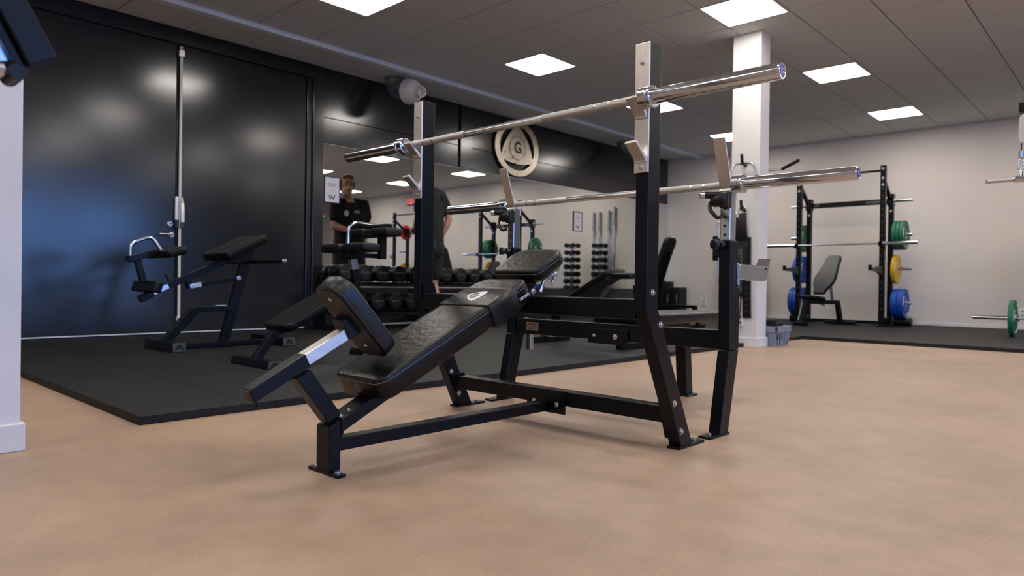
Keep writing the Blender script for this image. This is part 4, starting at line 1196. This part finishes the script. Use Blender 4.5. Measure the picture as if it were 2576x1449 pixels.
def socket(p, n, label, w=.075, h=.085):
    T = Thing('wall_socket', p, label, 'wall socket', 'white wall sockets')
    n = V(n); U_ = V((0, 0, 1)).cross(n)
    bm = BM(); slab(bm, rrect(w, h, .006), p, U_, (0, 0, 1), .022, .004, 2, .001); b_ = T.part('cover', bm, 'white_plastic')
    for dz in (-h * .22, h * .22):
        bm = BM(); lathe(bm, V(p) + n * .0222 + V((0, 0, dz)), n, [(0, .015), (.0006, .015)], 14); T.part('outlet_hole', bm, 'print', b_)
socket((-6.49, YB, .285), (0, -1, 0), 'white double wall socket low on the back wall left of the column', .10, .13)
socket((-4.01, YB, .25), (0, -1, 0), 'white double wall socket on the back wall behind the rack bench', .10, .13)
socket((-1.44, YB, .27), (0, -1, 0), 'white double wall socket on the back wall behind the floor barbell', .10, .13)
socket((-3.075, CY, .27), (0, -1, 0), 'white socket low on the white column below the belts', .05, .13)

# grey crate beside the column
T = Thing('storage_crate', (-2.93, 7.08, 0), 'grey plastic storage crate on the floor beside the white column base', 'crate')
x0, x1, y0, y1, h = -3.02, -2.815, 6.94, 7.30, .20
bm = BM()
R = []
for ins, z in ((.012, 0), (0, h * .72), (0, h)):
    R.append([bm.verts.new(p) for p in ((x0 + ins, y0 + ins, z), (x1 - ins, y0 + ins, z), (x1 - ins, y1 - ins, z), (x0 + ins, y1 - ins, z))])
R.append([bm.verts.new(p) for p in ((x0 + .008, y0 + .008, h), (x1 - .008, y0 + .008, h), (x1 - .008, y1 - .008, h), (x0 + .008, y1 - .008, h))])
R.append([bm.verts.new(p) for p in ((x0 + .018, y0 + .018, .01), (x1 - .018, y0 + .018, .01), (x1 - .018, y1 - .018, .01), (x0 + .018, y1 - .018, .01))])
rings(bm, R, True, True, False); T.part('body', bm, 'crate')
bm = BM()
for q in ((x0 - .014, x0 + .004), (x1 - .004, x1 + .014)): box(bm, q[0], q[1], y0 - .014, y1 + .014, h * .72, h + .004)
for q in ((y0 - .014, y0 + .004), (y1 - .004, y1 + .014)): box(bm, x0 - .014, x1 + .014, q[0], q[1], h * .72, h + .004)
T.part('rim', bm, 'crate', bevel=.003)
for k, yy in enumerate((y0 + .05, y0 + .11, y0 + .22, y0 + .30)):
    bm = BM(); box(bm, x1 - .006, x1 + .006, yy, yy + .016, .02, h * .70); T.part('rib', bm, 'crate', bevel=.002)
for yy in (y0 + .025, y0 + .085, y0 + .15):
    bm = BM(); box(bm, x1 - .008, x1 + .001, yy, yy + .018, .07, h * .66); T.part('slot', bm, 'ink')
T = Thing('folded_strap', (-2.92, 7.05, h + .0), 'black strap bundle lying on top of the grey crate', 'strap', 'belts and straps on the column')
bm = BM(); prism(bm, [(6.935, h + .006), (6.935, h + .075), (7.0, h + .07), (7.10, h + .045), (7.175, h + .035), (7.18, h + .006)], 'x', -3.0, -2.83); T.part('strap', bm, 'rubber', bevel=.012)
bm = BM(); box(bm, -2.832, -2.825, 6.985, 7.015, h + .032, h + .044); T.part('clip', bm, 'bolt', bevel=.002)

# floor barbell with one green plate in view
barbell((-.60, 10.42, MZ + .225), 'steel barbell with green plates lying on the rubber floor by the back wall', L=2.23, blue=False, knurl=False)
plate((-1.30, 10.42, MZ + .225), -1, .45, 'green', .055, 'green bumper plate on the floor barbell by the back wall', 'bumper plates on the floor barbell', True)
plate((.10, 10.42, MZ + .225), 1, .45, 'green', .055, 'green bumper plate on the far end of the floor barbell', 'bumper plates on the floor barbell', True)

# cable station just beyond the frame edge with its short bar
T = Thing('cable_machine', (-.28, 6.05, 0), 'black cable station with pulley arm at the frame edge', 'weight machine')
bm = BM(); box(bm, -.34, -.22, 5.99, 6.11, .012, 2.35); T.part('column_tube', bm, 'powder', bevel=.005)
bm = BM(); box(bm, -.56, 0.0, 5.80, 6.30, 0, .014); T.part('base_plate', bm, 'powder', bevel=.004)
bm = BM(); box(bm, -.74, -.28, 6.02, 6.08, 1.86, 1.93); T.part('pulley_arm', bm, 'powder', bevel=.004)
bm = BM(); slab(bm, rrect(.085, .21, .04, 8), (-.690, 6.03, 1.735), (1, 0, 0), (0, .0, 1), .05, .008, 3, .003); T.part('pulley_cover', bm, 'nozzle')
bm = BM(); cyl(bm, (-.716, 6.0, 1.64), (-.716, 6.0, 1.565), .0035, seg=8); T.part('cable', bm, 'rubber')
bm = BM(); lathe(bm, (-.716, 6.0, 1.59), (0, 0, -1), [(0, .008), (.01, .017), (.055, .017), (.06, .008)], 14); T.part('cable_stop', bm, 'chrome_dull')
T = Thing('pulldown_bar', (-.72, 6.0, 1.385), 'short straight chrome cable bar hanging from a carabiner at the frame edge', 'cable handle', 'cable attachments')
bm = BM(); tube(bm, [V((-.716 + .022 * math.cos(i * PI / 8) * (1.0 if math.sin(i * PI / 8) < 0 else .55), 6.0, 1.488 + .042 * math.sin(i * PI / 8))) for i in range(16)], .0042, 8, True); T.part('carabiner', bm, 'chrome')
bm = BM(); lathe(bm, (-.716, 6.0, 1.45), (0, 0, -1), [(0, .008), (.012, .011), (.05, .012)], 12); T.part('swivel', bm, 'chrome')
bm = BM(); lathe(bm, (-.760, 6.0, 1.385), (1, 0, 0), [(0, .016), (.01, .022), (.078, .022), (.088, .016)], 18); T.part('centre_hub', bm, 'chrome')
for sx in (-1, 1):
    bm = BM(); cyl(bm, (-.716 + sx * .04, 6.0, 1.385), (-.716 + sx * .20, 6.0, 1.385), .0135, seg=14); T.part('grip', bm, 'knurl')
    bm = BM(); lathe(bm, (-.716 + sx * .195, 6.0, 1.385), (sx, 0, 0), [(0, .0155), (.010, .0155), (.013, .01)], 14); T.part('end_ball', bm, 'chrome')

# ------------------------------------------------------------------ dumbbell towers, standing bars (seen in the mirror)
def tower(x, y, label, nth):
    T = Thing('dumbbell_tower', (x, y, MZ), label, 'rack', 'dumbbell towers')
    bm = BM(); cyl(bm, (x, y, MZ + .02), (x, y, 1.50), .028, seg=16); T.part('pole', bm, 'chrome_dull')
    bm = BM(); lathe(bm, (x, y, MZ), (0, 0, 1), [(0, .17), (.03, .17), (.05, .05)], 24); T.part('base', bm, 'powder')
    for k in range(8):
        z = 1.45 - .155 * k
        rr = .050 + .003 * k
        bm = BM(); box(bm, x - .10, x + .10, y - .012, y + .012, z - rr - .02, z - rr - .004); box(bm, x - .012, x + .012, y - .10, y + .10, z - rr - .02, z - rr - .004); T.part('saddle', bm, 'chrome_dull', bevel=.003)
        for s, (dx, dy) in enumerate(((-.088, 0), (.088, 0))):
            D = Thing('dumbbell', (x + dx, y + dy, z), 'small dumbbell on the %s dumbbell tower, tier %s from the top, %s' % (nth, ORD[k], ('mirror side', 'window side')[s]), 'dumbbell', 'dumbbells on the towers')
            for t in (-1, 1):
                bm = BM(); lathe(bm, (x + dx, y + t * .045, z), (0, t, 0), [(0, rr * .8), (.008, rr), (.072, rr), (.085, rr * .75)], 8); D.part('head', bm, 'rubber')
            bm = BM(); cyl(bm, (x + dx, y - .045, z), (x + dx, y + .045, z), .013, seg=10); D.part('handle', bm, 'chrome_dull')
tower(-5.35, 11.90, 'round chrome dumbbell tower behind the column, farther from the mirror', 'first')
tower(-5.85, 12.22, 'round chrome dumbbell tower against the back wall, nearer the mirror', 'second')
T = Thing('bar_stand', (-5.72, 12.43, MZ), 'low black holder for upright bars against the back wall', 'rack')
bm = BM(); box(bm, -6.08, -5.42, 12.395, 12.470, MZ, MZ + .16); T.part('holder', bm, 'powder', bevel=.006)
for k, (bx, zt) in enumerate(((-5.51, 2.20), (-5.67, 2.20), (-5.86, 2.22), (-6.0, 2.30))):
    D = Thing('standing_bar', (bx, 12.43, MZ + .1), 'steel barbell standing upright in the holder by the back wall, %s from the mirror' % ORD[3 - k], 'barbell', 'upright bars in the holder')
    lean = .05 if k > 1 else 0
    bm = BM(); cyl(bm, (bx, 12.43, MZ + .10), (bx - lean, 12.44, zt - .42), .0145, seg=12); D.part('shaft', bm, 'chrome_dull')
    bm = BM(); cyl(bm, (bx - lean, 12.44, zt - .42), (bx - lean * 1.2, 12.445, zt), .025, seg=16); D.part('sleeve', bm, 'galv')
    bm = BM(); lathe(bm, (bx - lean, 12.44, zt - .46), (0, 0, 1), [(0, .036), (.04, .036), (.045, .03)], 16); D.part('collar', bm, 'chrome_dull')

# benches on the mat between the flat bench and the mirror
T = Thing('incline_bench', (-3.95, 5.25, MZ), 'low black incline bench on the rubber floor seen behind the decline bench crossbeam', 'weight bench', 'adjustable benches')
iv = V((.88, 0, .475))
bm = BM(); slab(bm, rrect(.28, .60, .04, 5, .07), V((-3.845, 5.25, .560)), (0, 1, 0), iv, .055, .014, 4, .008) if False else slab(bm, rrect(.28, .56, .04, 5, .07), V((-3.80, 5.25, .575)), (0, -1, 0), iv, .055, .014, 4, .008); T.part('backrest', bm, 'leather')
bm = BM(); slab(bm, rrect(.26, .22, .04), V((-3.475, 5.25, .660)), (0, -1, 0), (1, 0, .02), .05, .016, 4, .01); T.part('head_pad', bm, 'leather')
bm = BM(); slab(bm, rrect(.30, .30, .05), V((-4.20, 5.25, .42)), (0, -1, 0), (1, 0, -.1), .055, .014, 4, .008); T.part('seat', bm, 'leather')
bm = BM(); beam(bm, (-4.32, 5.25, .37), (-3.45, 5.25, .37), .06, .06); T.part('spine', bm, 'powder', bevel=.004)
bm = BM(); beam(bm, (-4.27, 5.25, .37), (-4.37, 5.25, .07), .06, .06); T.part('front_leg', bm, 'powder', bevel=.004)
bm = BM(); beam(bm, (-3.50, 5.25, .37), (-3.42, 5.25, .07), .06, .06); T.part('rear_leg', bm, 'powder', bevel=.004)
bm = BM(); beam(bm, (-3.85, 5.25, .39), (-3.66, 5.25, .60), .035, .03); T.part('support_strut', bm, 'chrome_dull', bevel=.003)
bm = BM(); box(bm, -4.42, -4.34, 4.965, 5.535, MZ, MZ + .06); f = T.part('front_foot', bm, 'powder', bevel=.006)
bm = BM(); box(bm, -3.46, -3.38, 5.05, 5.45, MZ, MZ + .06); T.part('rear_foot', bm, 'powder', bevel=.006)
for yy in (5.16, 5.34):
    bm = BM(); lathe(bm, (-4.36, yy - .03, MZ + .05), (0, 1, 0), [(0, .034), (.06, .034)], 16); T.part('wheel', bm, 'rubber')
bm = BM(); cyl(bm, (-4.33, 5.18, MZ + .055), (-4.33, 5.30, MZ + .055), .012, seg=10); T.part('axle', bm, 'chrome_dull')
# tall-backed bench near the corner
T = Thing('upright_bench', (-4.95, 8.5, MZ), 'black bench with steep backrest near the far mirror corner, left of the wall socket', 'weight bench', 'adjustable benches')
bv = V((.36, 0, .93)).normalized()
bm = BM(); slab(bm, rrect(.27, .72, .04, 5, .09), V((-4.985, 8.5, .93)) + V((-.04, 0, 0)), (0, -1, 0), bv, .06, .016, 4, .01); T.part('backrest', bm, 'leather')
bm = BM(); beam(bm, (-5.08, 8.5, .64), (-4.93, 8.5, 1.08), .06, .035); T.part('back_frame', bm, 'powder', bevel=.004)
bm = BM(); slab(bm, rrect(.28, .30, .05), V((-5.30, 8.5, .50)), (0, -1, 0), (1, 0, -.15), .055, .014, 4, .008); T.part('seat', bm, 'leather')
bm = BM(); box(bm, -5.45, -4.53, 8.47, 8.53, .305, .345); T.part('spine', bm, 'powder', bevel=.004)
bm = BM(); beam(bm, (-5.10, 8.5, .34), (-5.06, 8.5, .68), .06, .06); T.part('seat_post', bm, 'powder', bevel=.004)
for xx in (-5.42, -4.56):
    bm = BM(); beam(bm, (xx, 8.5, .32), (xx + (.06 if xx > -5 else -.06), 8.5, .07), .06, .05); T.part('leg', bm, 'powder', bevel=.004)
    bm = BM(); box(bm, xx - .04, xx + .04, 8.25, 8.75, MZ, MZ + .05); T.part('foot', bm, 'powder', bevel=.005)
# black boxes by the back wall
for k, (bx0, bx1, zt) in enumerate(((-7.29, -7.12, .69), (-7.10, -7.03, .572), (-7.005, -6.825, .575))):
    T = Thing('speaker_box', ((bx0 + bx1) / 2, 12.25, MZ), 'black box against the back wall by the mirror corner, %s from the corner' % ORD[k], 'box', 'black boxes by the back wall')
    bm = BM(); box(bm, bx0, bx1, 12.12, 12.40, MZ, zt); b_ = T.part('body', bm, 'rubber', bevel=.006)
    if k: 
        bm = BM(); box(bm, bx1 - .075, bx1 - .045, 12.118, 12.122, .27, .44); T.part('label_strip', bm, 'label_grey', b_)
T = Thing('interval_clock', (.62, YB - .05, 2.82), 'black interval clock with red digits on the back wall, seen in the mirror', 'clock')
bm = BM(); box(bm, .16, 1.06, YB - .09, YB, 2.80, 2.98); c_ = T.part('case', bm, 'plastic_black', bevel=.006)
for k in range(6):
    xx = .98 - .145 * k - (.04 if k > 1 else 0) - (.04 if k > 3 else 0)
    bm = BM()
    for q in ((xx - .045, xx + .045, 2.945, 2.957), (xx - .045, xx + .045, 2.823, 2.835), (xx - .045, xx - .033, 2.83, 2.95), (xx + .033, xx + .045, 2.83, 2.95)): box(bm, q[0], q[1], YB - .0925, YB - .089, q[2], q[3])
    T.part('digit', bm, 'red_led', c_)

# machine arm cut by the frame corner, close to the lens
T = Thing('machine_arm', (-1.98, .02, 0), 'dark lever arm of a machine in the top frame corner near the white column', 'weight machine')
bm = BM(); box(bm, -2.06, -1.94, -.06, .06, .02, 1.70); T.part('post', bm, 'powder', bevel=.006)
bm = BM(); box(bm, -2.25, -1.80, -.30, .25, 0, .02); T.part('base_plate', bm, 'powder', bevel=.005)
bm = BM(); prism(bm, [(.346, .986), (.304, .962), (.215, 1.136), (.255, 1.160)], 'x', -1.50, -1.42); T.part('lever_arm', bm, 'powder', bevel=.003)
bm = BM(); prism(bm, [(.300, .965), (.284, .966), (.195, 1.14), (.213, 1.14)], 'x', -1.49, -1.435); T.part('arm_rib', bm, 'powder', bevel=.002)
bm = BM(); prism(bm, [(.270, .998), (.282, .970), (.18, .945), (.12, 1.05), (.20, 1.13)], 'x', -1.47, -1.45); T.part('side_plate', bm, 'chrome_dull', bevel=.002)
bm = BM(); beam(bm, (-1.46, .30, .957), (-1.60, .05, .93), .02, .012); T.part('plate_edge', bm, 'steel', bevel=.001)
bm = BM(); cyl(bm, (-1.50, .290, .952), (-1.43, .290, .952), .014, seg=14); T.part('rubber_stop', bm, 'rubber')
bm = BM(); beam(bm, (-1.98, 0, 1.25), (-1.46, .16, 1.12), .06, .08); T.part('link_arm', bm, 'powder', bevel=.004)

# ------------------------------------------------------------------ man facing the mirror
def blob(bm, pts):
    """tapered limbs: list of chains [(point, radius), ...] as overlapping spheres joined by cones"""
    for ch in pts:
        for (a, ra), (c, rc) in zip(ch, ch[1:]):
            a, c = V(a), V(c)
            n = max(2, int((c - a).length / (min(ra, rc) * .35)))
            for i in range(n + 1):
                t = i / n
                p = a.lerp(c, t); r = ra + (rc - ra) * t
                bmesh.ops.create_icosphere(bm, subdivisions=2, radius=r, matrix=Matrix.Translation(p))
def ell_(bm, c, r, rot=0):
    bmesh.ops.create_icosphere(bm, subdivisions=3, radius=1.0, matrix=Matrix.Translation(V(c)) @ Matrix.Rotation(rot, 4, 'Y') @ Matrix.Diagonal((r[0], r[1], r[2], 1)))
def remesh(bm, voxel, smooth=4):
    me = bpy.data.meshes.new('body')
    bm.to_mesh(me); bm.free()
    o = bpy.data.objects.new('body', me); COL.objects.link(o)
    r = o.modifiers.new('r', 'REMESH'); r.mode = 'VOXEL'; r.voxel_size = voxel; r.use_smooth_shade = True
    sm = o.modifiers.new('s', 'SMOOTH'); sm.factor = .5; sm.iterations = smooth
    dg = bpy.context.evaluated_depsgraph_get()
    out_ = bpy.data.meshes.new_from_object(o.evaluated_get(dg))
    bpy.data.objects.remove(o)
    out_.materials.clear()
    return out_
# local axes: +x forward, +y to his left, z up
hx, hy, hz = .080, .060, 1.800                       # head centre, leaning a little forward and to his left
bm = BM()
ell_(bm, (hx - .008, hy, hz + .030), (.098, .078, .098)); ell_(bm, (hx + .026, hy, hz - .045), (.070, .060, .078))
ell_(bm, (hx + .050, hy, hz - .088), (.036, .034, .026))
blob(bm, [[((hx + .085, hy, hz + .012), .011), ((hx + .106, hy, hz - .024), .015)], [((hx + .100, hy - .012, hz - .028), .009), ((hx + .100, hy + .012, hz - .028), .009)]])
blob(bm, [[((hx + .080, hy - .045, hz + .024), .012), ((hx + .086, hy, hz + .024), .010), ((hx + .080, hy + .045, hz + .024), .012)]])
blob(bm, [[((hx + .082, hy - .018, hz - .060), .010), ((hx + .088, hy, hz - .060), .011), ((hx + .082, hy + .018, hz - .060), .010)]])
for s in (-1, 1):
    ell_(bm, (hx - .012, hy + s * .080, hz - .004), (.022, .010, .034))
HK = 1.12
for v in bm.verts: v.co = V((hx, hy, hz)) + (v.co - V((hx, hy, hz))) * HK
blob(bm, [[((.02, .01, 1.58), .066), ((hx - .02, hy, hz - .09), .060)]])
blob(bm, [[((.0, 0, 1.02), .13), ((.0, .0, 1.15), .125), ((.012, 0, 1.35), .135), ((.005, 0, 1.50), .105)],
          [((0, -.10, 1.35), .105), ((0, .10, 1.35), .105)], [((-.01, -.17, 1.53), .068), ((-.01, 0, 1.55), .075), ((-.01, .17, 1.53), .068)],
          [((0, -.09, 1.0), .115), ((0, .09, 1.0), .115)]])
arms = []
for s, (sh, el, wr) in ((-1, ((-.01, -.205, 1.535), (-.085, -.290, 1.305), (-.03, -.235, 1.115))), (1, ((-.01, .195, 1.535), (.035, .215, 1.265), (.205, .02, 1.20)))):
    arms.append((s, V(sh), V(el), V(wr)))
    blob(bm, [[(sh, .066), (V(sh).lerp(V(el), .5), .056), (el, .044)], [(el, .045), (V(el).lerp(V(wr), .3), .046), (wr, .028)]])
    d = (V(wr) - V(el)).normalized()
    side = V((0, 1, 0)) * s
    pn = d.cross(side).normalized(); pl = pn.cross(d).normalized()
    palm = V(wr) + d * .045
    blob(bm, [[(V(wr), .026), (palm + pl * .022, .021), (palm + d * .045 + pl * .026, .015)], [(V(wr), .026), (palm - pl * .022, .021), (palm + d * .045 - pl * .026, .015)], [(V(wr), .026), (palm + d * .045, .016)]])
    for k, (off, ln) in enumerate(((-.030, .062), (-.010, .074), (.010, .070), (.029, .054))):
        q0 = palm + d * .035 + pl * off
        q1 = q0 + d * ln * .55 + pn * .004
        q2 = q1 + (d * .8 - pn * .55).normalized() * ln * .5
        q3 = q2 + (d * .45 - pn * .9).normalized() * ln * .35
        blob(bm, [[(q0, .0105), (q1, .0098), (q2, .009), (q3, .008)]])
    t0 = palm - d * .02 - pl * .026
    blob(bm, [[(t0, .014), (t0 - pl * .028 + d * .028, .0115), (t0 - pl * .034 + d * .060, .0095)]])
legs = []
for s in (-1, 1):
    hp2, kn, an2 = V((0, s * .105, .98)), V((.02, s * .115, .52)), V((-.02, s * .12, .09))
    blob(bm, [[(hp2, .105), (hp2.lerp(kn, .5), .085), (kn, .060)], [(kn, .060), (kn.lerp(an2, .3) + V((-.015, 0, 0)), .062), (an2, .040)], [(an2 - V((.02, 0, .03)), .038), (an2 + V((.13, s * .02, -.055)), .032)]])
MX, MY = -6.47, 5.475
face = math.atan2(-.30, -.95)
MR = Matrix.Translation(V((MX, MY, MZ))) @ Matrix.Rotation(face, 4, 'Z')
PT = Thing('person', (MX, MY, MZ), 'tall man in black t-shirt and black shorts facing the mirror behind the left bench upright', 'person')
def smooth(a, c, x):
    t = min(1, max(0, (x - a) / (c - a)))
    return t * t * (3 - 2 * t)
def onman(name, me, m, parent=None):
    for v in me.vertices:
        z = v.co.z
        v.co.z = z * 1.034 + .055 * smooth(1.2, 1.5, z) * (1 - smooth(1.58, 1.70, z))
    me.transform(Matrix.Rotation(face, 4, 'Z'))
    o = link(name, me, M[m], parent or PT.o)
    return o
body = onman('body', remesh(bm, .0065, 3), 'skin')
# t-shirt
bm = BM()
blob(bm, [[((.0, 0, .985), .150), ((.0, .0, 1.15), .142), ((.012, 0, 1.35), .148), ((.0, 0, 1.47), .125)],
          [((0, -.105, .99), .122), ((0, -.10, 1.15), .112), ((0, -.11, 1.37), .118)], [((0, .105, .99), .122), ((0, .10, 1.15), .112), ((0, .11, 1.37), .118)],
          [((-.01, -.17, 1.53), .078), ((-.01, -.06, 1.560), .078), ((-.01, .06, 1.560), .078), ((-.01, .17, 1.53), .078)]])
for s, sh, el, wr in arms:
    blob(bm, [[(sh, .078), (sh.lerp(el, .5), .078), (sh.lerp(el, .62), .076)]])
onman('t_shirt', remesh(bm, .009, 4), 'shirt', body)
bm = BM()
blob(bm, [[((0, -.08, .95), .145), ((0, .08, .95), .145)]])
for s in (-1, 1):
    blob(bm, [[((0, s * .105, .95), .128), ((.01, s * .118, .78), .118), ((.015, s * .122, .66), .112)]])
onman('shorts', remesh(bm, .010, 4), 'shorts', body)
bm = BM()
for s in (-1, 1):
    a = V((-.04, s * .12, .05))
    blob(bm, [[(a, .052), (a + V((.08, s * .01, -.005)), .050), (a + V((.18, s * .025, -.012)), .036)]])
me = remesh(bm, .008, 3)
for v in me.vertices: v.co.z = max(v.co.z, 0.002)
onman('shoes', me, 'shoe', body)
# hair: swept back, full on top
bm = BM()
ell_(bm, (hx - .034, hy, hz + .052), (.094, .085, .092)); ell_(bm, (hx + .012, hy - .012, hz + .118), (.066, .062, .030)); ell_(bm, (hx - .066, hy, hz + .0), (.056, .076, .085))
blob(bm, [[((hx + .040, hy + .05, hz + .100), .020), ((hx + .058, hy, hz + .112), .020), ((hx + .038, hy - .055, hz + .098), .020)], [((hx + .015, hy - .078, hz + .05), .020), ((hx + .005, hy - .082, hz + .0), .014)], [((hx + .015, hy + .078, hz + .05), .020), ((hx + .005, hy + .082, hz + .0), .014)]])
for v in bm.verts: v.co = V((hx, hy, hz)) + (v.co - V((hx, hy, hz))) * HK
onman('hair', remesh(bm, .006, 2), 'hair', body)
for s in (-1, 1):
    bm = BM(); ellipsoid(bm, (hx + .0855, hy + s * .033, hz + .006), .008, .012, .0055, 12)
    me = bpy.data.meshes.new('eye'); finish(bm); bmesh.ops.scale(bm, vec=(HK, HK, HK), space=Matrix.Translation((-hx, -hy, -hz)), verts=bm.verts); bm.to_mesh(me); bm.free(); onman('eye', me, 'eye', body)
    bm = BM(); tube(bm, bend([(hx + .083, hy + s * .054, hz + .028), (hx + .093, hy + s * .036, hz + .036), (hx + .094, hy + s * .016, hz + .030)], .01), .0055, 6)
    me = bpy.data.meshes.new('eyebrow'); finish(bm); bmesh.ops.scale(bm, vec=(HK, HK, HK), space=Matrix.Translation((-hx, -hy, -hz)), verts=bm.verts); bm.to_mesh(me); bm.free(); onman('eyebrow', me, 'hair', body)
bm = BM(); tube(bm, bend([(hx + .090, hy - .022, hz - .058), (hx + .0985, hy, hz - .056), (hx + .090, hy + .022, hz - .058)], .01), .0055, 6)
me = bpy.data.meshes.new('lips'); finish(bm); bmesh.ops.scale(bm, vec=(HK, HK, HK), space=Matrix.Translation((-hx, -hy, -hz)), verts=bm.verts); bm.to_mesh(me); bm.free(); onman('lips', me, 'lips', body)
# marks on the shirt chest: badge on his left breast is mirrored in the glass
bm = BM(); lathe(bm, (.155, .085, 1.40), (1, .25, .12), [(0, .032), (.004, .032)], 20)
me = bpy.data.meshes.new('shirt_badge'); finish(bm); bm.to_mesh(me); bm.free(); onman('shirt_badge', me, 'label_white', body)
me = textmesh('GPN', .036, (.160, -.06, 1.42), (.15, 1, 0), (-.1, 0, 1), .004, bold=.001)
onman('shirt_lettering', me, 'label_white', body)
